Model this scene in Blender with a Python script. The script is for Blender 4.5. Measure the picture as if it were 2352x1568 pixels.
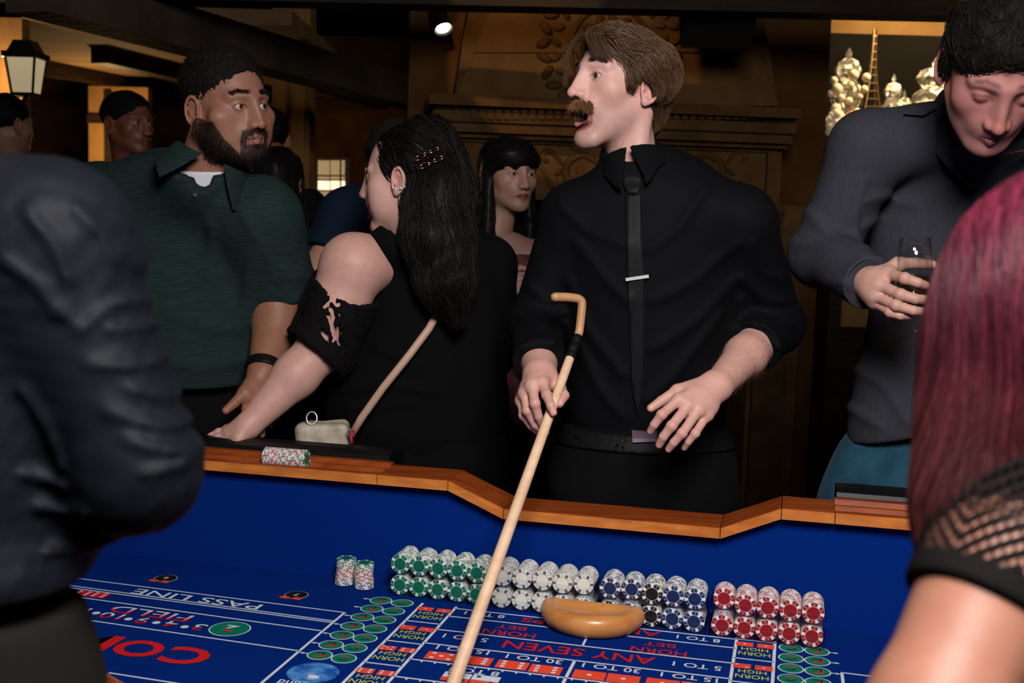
import bpy, math, random
import numpy as np
from mathutils import Vector, Matrix
from mathutils.bvhtree import BVHTree

scene = bpy.context.scene
for o in list(bpy.data.objects): bpy.data.objects.remove(o)
COL = scene.collection
random.seed(7); RNG = np.random.default_rng(7)

# ------------------------------------------------------------------ camera
W_, H_ = 2352, 1568
FPX = 2700.0; ROLL = math.radians(1.65); PITCH = math.atan(283*math.cos(ROLL)/FPX); CZ = 1.47
CF = np.array([0, math.cos(PITCH), -math.sin(PITCH)]); R0 = np.array([1, 0, 0.]); U0 = np.cross(R0, CF)
CR = math.cos(ROLL)*R0 + math.sin(ROLL)*U0; CU = math.cos(ROLL)*U0 - math.sin(ROLL)*R0
CC = np.array([0, 0, CZ])
cam_d = bpy.data.cameras.new('camera'); cam = bpy.data.objects.new('camera', cam_d); COL.objects.link(cam)
cam_d.sensor_width = 36; cam_d.lens = 36*FPX/W_
M = Matrix(((CR[0], CU[0], -CF[0], CC[0]), (CR[1], CU[1], -CF[1], CC[1]), (CR[2], CU[2], -CF[2], CC[2]), (0, 0, 0, 1)))
cam.matrix_world = M
cam_d.dof.use_dof = True; cam_d.dof.focus_distance = 2.42; cam_d.dof.aperture_fstop = 5.6
cam_d.clip_start = .05
scene.cycles.transparent_max_bounces = 40
scene.camera = cam
def ray(x, y): return CF*FPX + CR*(x-W_/2) - CU*(y-H_/2)
def at(x, y, Y): d = ray(x, y); return CC + d*(Y/d[1])           # pixel at a known distance
def atz(x, y, z): d = ray(x, y); return CC + d*((z-CZ)/d[2])      # pixel on a level surface

# ------------------------------------------------------------------ world, lights, exposure
world = bpy.data.worlds.new('world'); scene.world = world; world.use_nodes = True
bg = world.node_tree.nodes['Background']; bg.inputs[0].default_value = (.50, .42, .36, 1); bg.inputs[1].default_value = .004
vs = scene.view_settings; vs.view_transform = 'Standard'; vs.look = 'None'; vs.exposure = 0.0; vs.gamma = 1.0; vs.use_curve_mapping = False

def lamp(name, kind, loc, energy, color, size=.1, target=None, spot=None, blend=.3):
    l = bpy.data.lights.new(name, kind); l.energy = energy; l.color = color
    if kind == 'AREA': l.shape = 'DISK'; l.size = size
    elif kind == 'SPOT': l.shadow_soft_size = size; l.spot_size = spot; l.spot_blend = blend
    else: l.shadow_soft_size = size
    o = bpy.data.objects.new(name, l); COL.objects.link(o); o.location = loc
    if target is not None:
        o.rotation_euler = (Vector(target)-Vector(loc)).to_track_quat('-Z', 'Y').to_euler()
    return o
# the photographer's flash with its diffuser, bounced from the ceiling above the camera
lamp('photo_flash', 'AREA', (.25, .15, 2.42), 71, (1.0, .95, .93), .8, (.30, 2.3, 1.05))
# warm tungsten spots and lanterns of the bar behind
lamp('hood_spot', 'SPOT', (-.35, 3.0, 2.88), 90, (1.0, .60, .26), .015, (.20, 5.0, 2.12), math.radians(27), .10)
lamp('wall_spot', 'SPOT', (1.55, 4.1, 2.75), 4.5, (1.0, .48, .16), .03, (1.42, 5.0, 1.25), math.radians(60), .6)
lamp('lounge_glow', 'POINT', (-2.85, 8.3, 1.9), 26, (1.0, .62, .26), .08)
lamp('lantern_glow', 'POINT', (-2.66, 6.12, 2.12), 7, (1.0, .66, .34), .04)
lamp('cabinet_glow', 'AREA', (2.0, 5.5, 2.75), 24, (1.0, .74, .40), .3, (2.05, 6.0, 1.9))

# ------------------------------------------------------------------ materials
def mat(name, base=(.5,.5,.5), rough=.5, metal=0., spec=None, noise=None, bump=None, attr=None, sheen=0, sss=0, coat=0, emis=None, estr=0, alpha=1):
    m = bpy.data.materials.new(name); m.use_nodes = True; nt = m.node_tree; N = nt.nodes; L = nt.links
    b = N['Principled BSDF']
    b.inputs['Base Color'].default_value = (*base, 1); b.inputs['Roughness'].default_value = rough; b.inputs['Metallic'].default_value = metal
    if spec is None: spec = .5 if metal else min(.5, .04+max(base)*1.6)
    b.inputs['Specular IOR Level'].default_value = spec
    if coat: b.inputs['Coat Weight'].default_value = coat; b.inputs['Coat Roughness'].default_value = .15
    if sheen: b.inputs['Sheen Weight'].default_value = sheen; b.inputs['Sheen Roughness'].default_value = .5; b.inputs['Sheen Tint'].default_value = (*[min(1, c*2+.25) for c in base], 1)
    if sss:
        b.inputs['Subsurface Weight'].default_value = sss; b.inputs['Subsurface Radius'].default_value = (1, .35, .2); b.inputs['Subsurface Scale'].default_value = .006
    if emis: b.inputs['Emission Color'].default_value = (*emis, 1); b.inputs['Emission Strength'].default_value = estr
    b.inputs['Alpha'].default_value = alpha
    tc = N.new('ShaderNodeTexCoord'); col = None
    if attr:
        a = N.new('ShaderNodeAttribute'); a.attribute_name = attr; col = a.outputs['Color']
    if noise:   # (scale, colour2, detail, stretch)
        mp = N.new('ShaderNodeMapping'); mp.inputs['Scale'].default_value = noise[3] if len(noise) > 3 else (1, 1, 1); L.new(tc.outputs['Object'], mp.inputs[0])
        n = N.new('ShaderNodeTexNoise'); n.inputs['Scale'].default_value = noise[0]; n.inputs['Detail'].default_value = noise[2] if len(noise) > 2 else 4; L.new(mp.outputs[0], n.inputs['Vector'])
        r = N.new('ShaderNodeMapRange'); r.inputs[1].default_value = .35; r.inputs[2].default_value = .68; L.new(n.outputs['Fac'], r.inputs[0])
        mx = N.new('ShaderNodeMix'); mx.data_type = 'RGBA'; L.new(r.outputs[0], mx.inputs[0])
        if col is not None:
            mx.blend_type = 'MULTIPLY'; L.new(col, mx.inputs[6]); mx.inputs[7].default_value = (*noise[1], 1)
        else:
            mx.inputs[6].default_value = (*base, 1); mx.inputs[7].default_value = (*noise[1], 1)
        col = mx.outputs[2]
    if col is not None: L.new(col, b.inputs['Base Color'])
    if bump:    # list of (scale, strength, distance, stretch)
        prev = None
        for bb in bump:
            mp = N.new('ShaderNodeMapping'); mp.inputs['Scale'].default_value = bb[3] if len(bb) > 3 else (1, 1, 1); L.new(tc.outputs['Object'], mp.inputs[0])
            n = N.new('ShaderNodeTexNoise'); n.inputs['Scale'].default_value = bb[0]; n.inputs['Detail'].default_value = 3; L.new(mp.outputs[0], n.inputs['Vector'])
            bp = N.new('ShaderNodeBump'); bp.inputs['Strength'].default_value = bb[1]; bp.inputs['Distance'].default_value = bb[2]; L.new(n.outputs['Fac'], bp.inputs['Height'])
            if prev: L.new(prev.outputs[0], bp.inputs['Normal'])
            prev = bp
        L.new(prev.outputs[0], b.inputs['Normal'])
    return m

def glassy(name, tint=(1,1,1), gloss=.08, rough=.03):
    m = bpy.data.materials.new(name); m.use_nodes = True; nt = m.node_tree; N = nt.nodes; L = nt.links
    N.remove(N['Principled BSDF']); out = N['Material Output']
    t = N.new('ShaderNodeBsdfTransparent'); t.inputs[0].default_value = (*tint, 1)
    g = N.new('ShaderNodeBsdfGlossy'); g.inputs['Roughness'].default_value = rough
    lw = N.new('ShaderNodeLayerWeight'); lw.inputs[0].default_value = .5; fr = N.new('ShaderNodeMath'); fr.operation = 'POWER'; fr.inputs[1].default_value = 4.0; L.new(lw.outputs['Facing'], fr.inputs[0])
    ad = N.new('ShaderNodeMath'); ad.operation = 'ADD'; ad.inputs[1].default_value = gloss; ad.use_clamp = True; L.new(fr.outputs[0], ad.inputs[0])
    mx = N.new('ShaderNodeMixShader'); L.new(ad.outputs[0], mx.inputs[0]); L.new(t.outputs[0], mx.inputs[1]); L.new(g.outputs[0], mx.inputs[2]); L.new(mx.outputs[0], out.inputs[0])
    return m

# ------------------------------------------------------------------ objects
def tag(o, label=None, cat=None, group=None, kind=None):
    if label: o['label'] = label
    if cat: o['category'] = cat
    if group: o['group'] = group
    if kind: o['kind'] = kind
    return o
def empty(name, loc=(0,0,0), rz=0):
    o = bpy.data.objects.new(name, None); COL.objects.link(o); o.location = loc; o.rotation_euler = (0, 0, rz); o.empty_display_size = .1
    return o
def parent_keep(o, p):
    o.parent = p
    if p is not None:
        o.matrix_parent_inverse = Matrix.LocRotScale(p.location, p.rotation_euler, None).inverted() if p.type == 'EMPTY' else p.matrix_basis.inverted()
def mk(name, V, F, m, parent=None, smooth=True, col=None, local=False):
    """mesh object from arrays; V in world space unless local (then in the parent's space)"""
    me = bpy.data.meshes.new(name)
    V = np.asarray(V, np.float32)
    if isinstance(F, np.ndarray) and F.ndim == 2:
        n, k = F.shape
        me.vertices.add(len(V)); me.vertices.foreach_set('co', V.ravel())
        me.loops.add(n*k); me.loops.foreach_set('vertex_index', F.astype(np.int32).ravel())
        me.polygons.add(n); me.polygons.foreach_set('loop_start', np.arange(0, n*k, k, dtype=np.int32)); me.polygons.foreach_set('loop_total', np.full(n, k, np.int32))
        me.update(calc_edges=True); me.validate()
    else:
        me.from_pydata([tuple(map(float, v)) for v in V], [], [list(f) for f in F]); me.update()
    if smooth: me.polygons.foreach_set('use_smooth', np.ones(len(me.polygons), bool))
    if col is not None:
        ca = me.color_attributes.new('Col', 'FLOAT_COLOR', 'POINT')
        c4 = np.ones((len(V), 4), np.float32); c4[:, :3] = col; ca.data.foreach_set('color', c4.ravel())
    for q in (m if isinstance(m, (list, tuple)) else [m]): me.materials.append(q)
    o = bpy.data.objects.new(name, me); COL.objects.link(o)
    if parent is not None:
        if local: o.parent = parent
        else: parent_keep(o, parent)
    return o
class MB:
    """collects simple solids into one mesh"""
    def __init__(s): s.v = []; s.f = []
    def add(s, V, F):
        b = len(s.v); s.v += [tuple(map(float, v)) for v in V]; s.f += [[i+b for i in f] for f in F]; return s
    def box(s, lo, hi, fr=None):
        x0,y0,z0 = lo; x1,y1,z1 = hi
        V = np.array([(x0,y0,z0),(x1,y0,z0),(x1,y1,z0),(x0,y1,z0),(x0,y0,z1),(x1,y0,z1),(x1,y1,z1),(x0,y1,z1)], float)
        if fr is not None: V = fr(V)
        return s.add(V, [(0,3,2,1),(4,5,6,7),(0,1,5,4),(1,2,6,5),(2,3,7,6),(3,0,4,7)])
    def prism(s, A, B):
        """two matching closed outlines"""
        n = len(A)
        return s.add(list(A)+list(B), [list(range(n))[::-1], list(range(n, 2*n))] + [(i, (i+1) % n, n+(i+1) % n, n+i) for i in range(n)])
    def lathe(s, prof, n=20, org=(0,0,0), rot=None):
        org = np.array(org, float); V = []
        for i in range(n):
            a = 2*math.pi*i/n
            for r, z in prof: V.append((r*math.cos(a), r*math.sin(a), z))
        V = np.array(V)
        if rot is not None: V = V @ np.array(rot).T
        k = len(prof); F = []
        for i in range(n):
            for j in range(k-1): F.append((i*k+j, ((i+1) % n)*k+j, ((i+1) % n)*k+j+1, i*k+j+1))
        return s.add(V+org, F)
    def tube(s, P, R, n=8, cap=True, flat=None):
        P = np.array(P, float); k = len(P); R = np.broadcast_to(np.asarray(R, float), (k,)) 
        T = np.gradient(P, axis=0); T /= np.linalg.norm(T, axis=1)[:, None]+1e-9
        u = np.cross(T[0], (0,0,1.)); 
        if np.linalg.norm(u) < .1: u = np.cross(T[0], (1.,0,0))
        V = []
        for i in range(k):
            u = u - T[i]*(u@T[i]); u /= np.linalg.norm(u); w = np.cross(T[i], u)
            for j in range(n):
                a = 2*math.pi*j/n; c, d = math.cos(a), math.sin(a)
                if flat: c, d = c*flat[0], d*flat[1]
                V.append(P[i]+R[i]*(u*c+w*d))
        F = [(i*n+j, i*n+(j+1) % n, (i+1)*n+(j+1) % n, (i+1)*n+j) for i in range(k-1) for j in range(n)]
        if cap: F += [list(range(n))[::-1], list(range((k-1)*n, k*n))]
        return s.add(V, F)
    def build(s, name, m, parent=None, smooth=False, local=False):
        return mk(name, s.v, s.f, m, parent, smooth, local=local)

# ------------------------------------------------------------------ implicit surfaces
def vec(a): return np.asarray(a, np.float32)
def smin(a, b, k):
    if k <= 0: return np.minimum(a, b)
    h = np.maximum(k-np.abs(a-b), 0)/k
    return np.minimum(a, b)-h*h*(k*.25)
def smax(a, b, k): return -smin(-a, -b, k)
def cap(a, b, ra, rb=None):
    a = vec(a); b = vec(b); ba = b-a; q = float(ba@ba)+1e-12; rb = ra if rb is None else rb
    def f(P):
        pa = P-a; h = np.clip((pa@ba)/q, 0, 1); d = pa-h[:, None]*ba
        return np.sqrt(np.einsum('ij,ij->i', d, d)) - (ra+(rb-ra)*h)
    return f
def ell(c, r, rot=None):
    c = vec(c); r = vec(r); R = None if rot is None else vec(rot)
    m = float(min(r))
    def f(P):
        p = P-c
        if R is not None: p = p@R
        p = p/r; k0 = np.sqrt(np.einsum('ij,ij->i', p, p)); p = p/r; k1 = np.sqrt(np.einsum('ij,ij->i', p, p))+1e-9
        return np.where(k0 < .25, -m*(1-k0), k0*(k0-1)/k1)
    return f
def rbox(c, h, r, rot=None):
    c = vec(c); h = vec(h)-r; R = None if rot is None else vec(rot)
    def f(P):
        p = P-c
        if R is not None: p = p@R
        q = np.abs(p)-h
        return np.linalg.norm(np.maximum(q, 0), axis=1)+np.minimum(q.max(axis=1), 0)-r
    return f
def half(p, n):
    p = vec(p); n = vec(n); n = n/np.linalg.norm(n)
    return lambda P: (P-p)@n
class SD:
    def __init__(s): s.o = []
    def u(s, f, k=0.): s.o.append(('u', f, k)); return s
    def s(s, f, k=0.): s.o.append(('s', f, k)); return s
    def i(s, f, k=0.): s.o.append(('i', f, k)); return s
    def w(s, f): s.o.append(('w', f, 0)); return s
    def __call__(s, P):
        d = None
        for op, f, k in s.o:
            e = f(P)
            if d is None: d = e
            elif op == 'u': d = smin(d, e, k)
            elif op == 's': d = smax(d, -e, k)
            elif op == 'i': d = smax(d, e, k)
            else: d = d+e
        return d
def grad(f, P, e=.0015):
    g = np.empty_like(P)
    for i in range(3):
        dv = np.zeros(3, np.float32); dv[i] = e
        g[:, i] = f(P+dv)-f(P-dv)
    return g/(np.linalg.norm(g, axis=1)[:, None]+1e-9)
def sdf_mesh(f, lo, hi, h, lip=1.5):
    lo = vec(lo); hi = vec(hi)
    nb = np.ceil((hi-lo)/(4*h)).astype(int); n = nb*4
    ax = [lo[i]+h*(1.5+4*np.arange(nb[i], dtype=np.float32)) for i in range(3)]
    G = np.stack(np.meshgrid(*ax, indexing='ij'), -1).reshape(-1, 3).astype(np.float32)
    dc = f(G).reshape(nb)
    D = np.repeat(np.repeat(np.repeat(dc, 4, 0), 4, 1), 4, 2).astype(np.float32)
    act = np.argwhere(np.abs(dc) < 4.2*h*lip)
    off = np.stack(np.meshgrid(*[np.arange(4)]*3, indexing='ij'), -1).reshape(-1, 3)
    I = (act[:, None, :]*4+off[None]).reshape(-1, 3)
    P = (lo+I.astype(np.float32)*np.float32(h)).astype(np.float32)
    vals = np.empty(len(P), np.float32)
    for s in range(0, len(P), 120000): vals[s:s+120000] = f(P[s:s+120000])
    D[I[:, 0], I[:, 1], I[:, 2]] = vals
    S = D < 0
    c = np.zeros(np.array(S.shape)-1, np.uint8)
    sl = lambda d, m: slice(d, d+m)
    sh = c.shape
    for dx in (0,1):
        for dy in (0,1):
            for dz in (0,1): c += S[sl(dx,sh[0]), sl(dy,sh[1]), sl(dz,sh[2])]
    cells = np.argwhere((c > 0) & (c < 8))
    if len(cells) == 0: return np.zeros((0,3)), np.zeros((0,4), int)
    acc = np.zeros((len(cells), 3), np.float32); cnt = np.zeros(len(cells), np.float32)
    cor = [(0,0,0),(1,0,0),(0,1,0),(1,1,0),(0,0,1),(1,0,1),(0,1,1),(1,1,1)]
    vd = [D[cells[:,0]+a, cells[:,1]+b, cells[:,2]+g] for a,b,g in cor]
    for i, j in [(0,1),(2,3),(4,5),(6,7),(0,2),(1,3),(4,6),(5,7),(0,4),(1,5),(2,6),(3,7)]:
        a, b = vd[i], vd[j]; m = (a < 0) != (b < 0)
        t = np.where(m, a/np.where(m, a-b, 1), 0)[:, None]
        p = np.array(cor[i], np.float32)+t*(np.array(cor[j], np.float32)-np.array(cor[i], np.float32))
        acc += np.where(m[:, None], p, 0); cnt += m
    V = lo+(cells+acc/cnt[:, None])*h
    idx = np.full(sh, -1, np.int32); idx[cells[:,0], cells[:,1], cells[:,2]] = np.arange(len(cells))
    Q = []
    for axis in range(3):
        b, g = [(1,2),(2,0),(0,1)][axis]
        A = [slice(None)]*3; B = [slice(None)]*3; A[axis] = slice(0,-1); B[axis] = slice(1,None)
        s0 = S[tuple(A)]; s1 = S[tuple(B)]
        E = np.argwhere(s0 != s1)
        ok = (E[:, b] > 0) & (E[:, g] > 0) & (E[:, b] < sh[b]) & (E[:, g] < sh[g]) & (E[:, axis] < sh[axis]); E = E[ok]
        fl = s0[E[:,0], E[:,1], E[:,2]]
        def ci(db, dg):
            e = E.copy(); e[:, b] -= db; e[:, g] -= dg; return idx[e[:,0], e[:,1], e[:,2]]
        q = np.stack([ci(1,1), ci(0,1), ci(0,0), ci(1,0)], 1)
        q[~fl] = q[~fl][:, ::-1]; Q.append(q)
    Q = np.concatenate(Q); Q = Q[(Q >= 0).all(1)]
    # one relaxation step towards the true surface
    V = V.astype(np.float32)
    d = f(V); g = grad(f, V, h*.4); V = V-g*np.clip(d, -h*.5, h*.5)[:, None]
    return V, Q
def cull(V, Q, keep):
    """drop faces whose vertices are all outside the mask"""
    kq = keep[Q].any(1); Q = Q[kq]; used = np.unique(Q); rm = np.full(len(V), -1); rm[used] = np.arange(len(used))
    return V[used], rm[Q], used
def join(parts, via=None):
    """one mesh from the visible pieces of a body, tied together under the clothes"""
    V = []; F = []; C = []; b = 0; first = None; extra = []; nv = sum(len(p[0]) for p in parts)
    for n, (v, q, c) in enumerate(parts):
        V.append(v); F.append(q+b); C.append(np.broadcast_to(c, (len(v), 3)))
        if first is None: first = (v, q, b)
        else:
            v0, q0, b0 = first; c0 = v0[q0].mean(1); lowz = np.argmin(c0[:, 2]); f0 = q0[lowz]
            w = [] if via is None else via[n-1]; ref = np.array(w[-1]) if len(w) else c0[lowz]
            c1 = v[q].mean(1); f1 = q[np.argmin(np.linalg.norm(c1-ref, axis=1))]
            rings = [f0+b0]
            for p in w:
                rings.append(np.arange(nv+len(extra), nv+len(extra)+4)); extra += [np.array(p)+np.array(o)*.004 for o in ((-1,0,-1),(1,0,-1),(1,0,1),(-1,0,1))]
            rings.append(f1+b)
            for A, B in zip(rings[:-1], rings[1:]): F.append(np.array([[A[i], A[(i+1) % 4], B[(i+1) % 4], B[i]] for i in range(4)]))
        b += len(v)
    if extra: V.append(np.array(extra)); C.append(np.tile(np.asarray(parts[0][2])[0], (len(extra), 1)))
    return np.concatenate(V), np.concatenate(F), np.concatenate(C)
def wob(seed, freq, amp, st=(1,1,1), n=5, ridge=False):
    """soft random undulation used for cloth folds"""
    r = np.random.default_rng(seed); K = r.normal(size=(n,3)).astype(np.float32)*np.array(st, np.float32)*freq; ph = r.uniform(0, 6.28, n); K2 = r.normal(size=(n,3)).astype(np.float32)*freq*.45
    def f(P):
        t = 0
        for i in range(n):
            s = np.sin(P@K[i]+ph[i]+1.3*np.sin(P@K2[i]+ph[i]*2))
            t = t+((1-2*np.abs(s)) if ridge else s)
        return (t*(amp/n)).astype(np.float32)
    return f
def basis(fwd, up=(0,0,1), roll=0.):
    f = np.array(fwd, float); f /= np.linalg.norm(f); u = np.array(up, float); u -= f*(u@f); u /= np.linalg.norm(u); x = np.cross(f, u)
    if roll:
        c, s = math.cos(roll), math.sin(roll); x, u = x*c+u*s, u*c-x*s
    return np.stack([x, f, u], 1)      # columns: side, forward, up
def bvh_of(*objs):
    V = []; F = []
    for o in objs:
        b = len(V); V += [o.matrix_world @ v.co if o.parent is None else v.co for v in o.data.vertices]; F += [[i+b for i in p.vertices] for p in o.data.polygons]
    return BVHTree.FromPolygons(V, F)
def strand_mesh(paths, r0, r1, sides=3, prof=None):
    """paths (N,S,3) -> thin tapered prisms"""
    N, S, _ = paths.shape
    T = np.gradient(paths, axis=1); T /= np.linalg.norm(T, axis=2, keepdims=True)+1e-9
    rv = RNG.normal(size=(N,1,3)); u = rv-T*(T*rv).sum(2, keepdims=True); u /= np.linalg.norm(u, axis=2, keepdims=True)+1e-9; w = np.cross(T, u)
    t = np.linspace(0, 1, S)
    rr = (r0+(r1-r0)*t)[None, :, None] if prof is None else (r0*prof(t))[None, :, None]
    ring = [paths+rr*(u*math.cos(2*math.pi*j/sides)+w*math.sin(2*math.pi*j/sides)) for j in range(sides)]
    V = np.stack(ring, 2).reshape(-1, 3)
    base = (np.arange(N)*S*sides)[:, None, None, None]+(np.arange(S-1)*sides)[None, :, None, None]+np.arange(sides)[None, None, :, None]
    nx = (np.arange(N)*S*sides)[:, None, None, None]+(np.arange(S-1)*sides)[None, :, None, None]+((np.arange(sides)+1) % sides)[None, None, :, None]
    F = np.concatenate([base, nx, nx+sides, base+sides], 3).reshape(-1, 4)
    return V, F
def comb(sd, roots, flow, steps, step, off, jit=0.25):
    """walk strands over an implicit hair volume along a flow field"""
    P = roots.astype(np.float32).copy(); N = len(P); out = [P.copy()]
    jv = RNG.normal(size=(N,3)).astype(np.float32)*jit
    prev = None
    st = step*RNG.uniform(.7, 1.25, (N,1)).astype(np.float32)
    for s in range(steps-1):
        g = grad(sd, P, .004); d = flow(P)+jv; d = d-g*(d*g).sum(1, keepdims=True); d /= np.linalg.norm(d, axis=1, keepdims=True)+1e-6
        if prev is not None: d = .55*prev+.45*d
        prev = d
        P = P+d*st; dv = sd(P); g = grad(sd, P, .004)
        P = P-g*(dv-off)[:, None].astype(np.float32)
        out.append(P.copy())
    return np.stack(out, 1)
def pick(V, mask, n):
    i = np.flatnonzero(mask); return V[RNG.choice(i, n, replace=len(i) < n)]
# ================================================================== the room
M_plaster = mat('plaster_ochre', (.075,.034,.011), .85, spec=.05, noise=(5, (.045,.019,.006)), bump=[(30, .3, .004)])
M_stone = mat('fireplace_stone', (.105,.056,.020), .85, spec=.05, noise=(6, (.065,.031,.011), 6), bump=[(40, .35, .004)])
M_stone2 = mat('carved_stone', (.082,.043,.016), .85, spec=.05, noise=(9, (.042,.021,.008), 6), bump=[(60, .35, .003)])
M_darkwood = mat('dark_timber', (.018,.011,.006), .6, noise=(4, (.009,.006,.004), 5, (1,1,8)), bump=[(40, .3, .003, (1,1,.1))])
M_beam = mat('grey_timber', (.05,.036,.024), .75, noise=(5, (.026,.019,.013), 5), bump=[(30, .5, .006)])
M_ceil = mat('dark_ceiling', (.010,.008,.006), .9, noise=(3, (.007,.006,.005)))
M_ceil2 = mat('tan_ceiling', (.22,.13,.055), .85, noise=(2.5, (.12,.068,.03), 5, (.4,2,1)), bump=[(4, .4, .02, (.5,3,1))])
M_floor = mat('dark_floor', (.022,.013,.008), .5, noise=(6, (.013,.008,.005), 5, (1,8,1)))
M_black = mat('black_metal', (.012,.012,.012), .45, spec=.4)
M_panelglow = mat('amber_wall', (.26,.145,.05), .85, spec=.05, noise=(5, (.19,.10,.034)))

def struct(o): o['kind'] = 'structure'; return o
fl = struct(MB().box((-5,-2.2,-.05), (5,10.2,0)).build('floor', M_floor))
for i in range(26):     # wide boards, told apart only close by
    b = MB().box((-5+i*.385,-2.2,0), (-5+i*.385+.379,10.2,.004)).build('plank', M_floor, fl)
struct(MB().box((-5,-2.2,2.95), (5,10.2,3.05)).build('ceiling', M_ceil))
struct(MB().box((-5,10.1,0), (5,10.2,3)).build('wall_back', M_plaster))
struct(MB().box((-5.1,-2.2,0), (-5,10.2,3)).build('wall_left', M_plaster))
struct(MB().box((5,-2.2,0), (5.1,10.2,3)).build('wall_right', M_plaster))
struct(MB().box((-5,-2.3,0), (5,-2.2,3)).build('wall_front', M_ceil))

# fireplace wall frame: u along the wall, v out of the wall towards the bar, z up
WA = math.radians(6.8); WO = at(1412, 250, 5.0); WX = np.array([math.cos(WA), math.sin(WA), 0]); WN = np.array([math.sin(WA), -math.cos(WA), 0])
def wl(V):
    V = np.asarray(V, float); return np.array([WO[0], WO[1], 0]) + V[:, :1]*WX + V[:, 1:2]*WN + V[:, 2:3]*np.array([0,0,1.])
def onwall(px, py, v=0.):
    d = ray(px, py); o = np.array([WO[0], WO[1], 0])+v*WN; t = ((o-CC)@WN)/(d@WN); p = CC+d*t
    return float((p-o)@WX), float(p[2])
u0, _ = onwall(955, 240, -.1); u1, _ = onwall(1903, 240, -.1)
wf = struct(MB().box((u0-.03,-.35,0), (u1,-.12,2.95), wl).build('wall_fireplace', M_plaster))

fp = struct(empty('fireplace', (float(WO[0]), float(WO[1]), 0)))
def wbox(name, pa, pb, v0, v1, m, par, vm=None):
    vm = v1 if vm is None else vm
    a = onwall(*pa, vm); b = onwall(*pb, vm)
    return MB().box((min(a[0],b[0]), v0, min(a[1],b[1])), (max(a[0],b[0]), v1, max(a[1],b[1])), wl).build(name, m, par)
# tapering hood above the mantel, in courses of stone blocks with thin joints
def hoodline(y):       # left / right edge pixels of the hood at a height
    t = (y+40)/(245+40); return 1150-t*112, 1680+t*110
for r, (ya, yb) in enumerate([(-160,-66), (-63,20), (23,120), (123,243)]):
    la, ra = hoodline(ya); lb, rb = hoodline(yb)
    n = 3 if r % 2 else 2
    for k in range(n):
        f0, f1 = k/n, (k+1)/n; g = 1.2
        q = [(la+(ra-la)*f0+g, ya), (la+(ra-la)*f1-g, ya), (lb+(rb-lb)*f1-g, yb), (lb+(rb-lb)*f0+g, yb)]
        A = [onwall(x, y, .10) for x, y in q]
        MB().prism(wl([(u, -.12, z) for u, z in A]), wl([(u, .10+RNG.uniform(-.003,.003), z) for u, z in A])).build('stone_block', M_stone, fp)
core = [onwall(x, y, .09) for x, y in [(1108,-160), (1722,-160), (1788,243), (1040,243)]]
MB().prism(wl([(u,-.12,z) for u,z in core]), wl([(u,.088,z) for u,z in core])).build('hood_core', M_stone2, fp)
# mantel mouldings
for (ya, yb, v, xa, xb) in [(238,249,.30,985,1842), (249,276,.225,1003,1822), (276,284,.25,995,1830), (284,300,.22,1010,1815), (300,313,.245,1003,1822), (313,319,.20,1012,1810)]:
    wbox('mantel_moulding', (xa, ya), (xb, yb), -.12, v, M_stone2, fp)
dm = None
nd = 42
for k in range(nd):
    x = 1003+k*(822-6)/nd
    a = onwall(x, 252, .26); b = onwall(x+13, 274, .26)
    MB().box((a[0], .2, b[1]), (b[0], .262, a[1]), wl).build('dentil', M_stone2, fp)
# frieze panel with raised border, pilasters, hearth opening
wbox('frieze', (1030,319), (1790,470), -.12, .13, M_stone, fp)
for pa, pb in [((1040,323),(1780,331)), ((1040,452),(1780,462)), ((1040,323),(1052,462)), ((1766,323),(1780,462))]:
    wbox('frieze_border', pa, pb, .12, .155, M_stone2, fp)
def px_tube(pts, v, rad, name, m, par, n=7):
    P = []
    for x, y in pts:
        u, z = onwall(x, y, v); P.append((u, v, z))
    P = np.array(P); t = np.linspace(0, len(P)-1, len(P)*4); P = np.stack([np.interp(t, np.arange(len(P)), P[:, i]) for i in range(3)], 1)
    for _ in range(2): P[1:-1] = (P[:-2]+2*P[1:-1]+P[2:])/4
    rr = rad*(.45+.55*np.sin(np.linspace(.15, 3.0, len(P))))
    return MB().tube(wl(P), rr, n).build(name, m, par, True)
for sgn in (-1, 1):
    for base in (70, 205):
        X = lambda d: 1412+sgn*(base+d)
        px_tube([(X(-55),420),(X(-30),372),(X(5),352),(X(40),372),(X(45),408),(X(20),425),(X(2),408),(X(12),392)], .13, .016, 'carved_scroll', M_stone2, fp)
        px_tube([(X(45),385),(X(70),350),(X(92),345),(X(96),362),(X(82),372)], .13, .012, 'carved_scroll', M_stone2, fp)
        for (dx, y, ang) in [(-42,365,.8), (20,340,.2), (60,395,-.6), (-10,430,.4), (78,425,1.)]:
            u, z = onwall(X(dx), y, .13); R = np.array([[math.cos(ang),0,-math.sin(ang)*sgn],[0,1,0],[math.sin(ang)*sgn,0,math.cos(ang)]])
            prof = [(1e-4,-1),(.5,-.86),(.86,-.5),(1,0),(.86,.5),(.5,.86),(1e-4,1)]
            mb = MB().lathe(prof, 8); V = np.array(mb.v)*np.array([.022,.014,.012]); V = V@R.T+np.array([u,.132,z]); mk('carved_leaf', wl(V), mb.f, M_stone2, fp)
for xa, xb in ((1032,1090), (1735,1795)):
    wbox('pilaster', (xa,470), (xb,1500), -.12, .16, M_stone, fp)
    wbox('pilaster_panel', (xa+12,520), (xb-12,1300), .15, .185, M_stone2, fp)
    wbox('pilaster_cap', (xa-8,470), (xb+8,492), -.12, .20, M_stone2, fp)
    wbox('pilaster_cap', (xa-4,492), (xb+4,512), -.12, .18, M_stone2, fp)
wbox('hearth_back', (1090,470), (1735,1500), -.118, -.10, M_ceil, fp)
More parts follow.
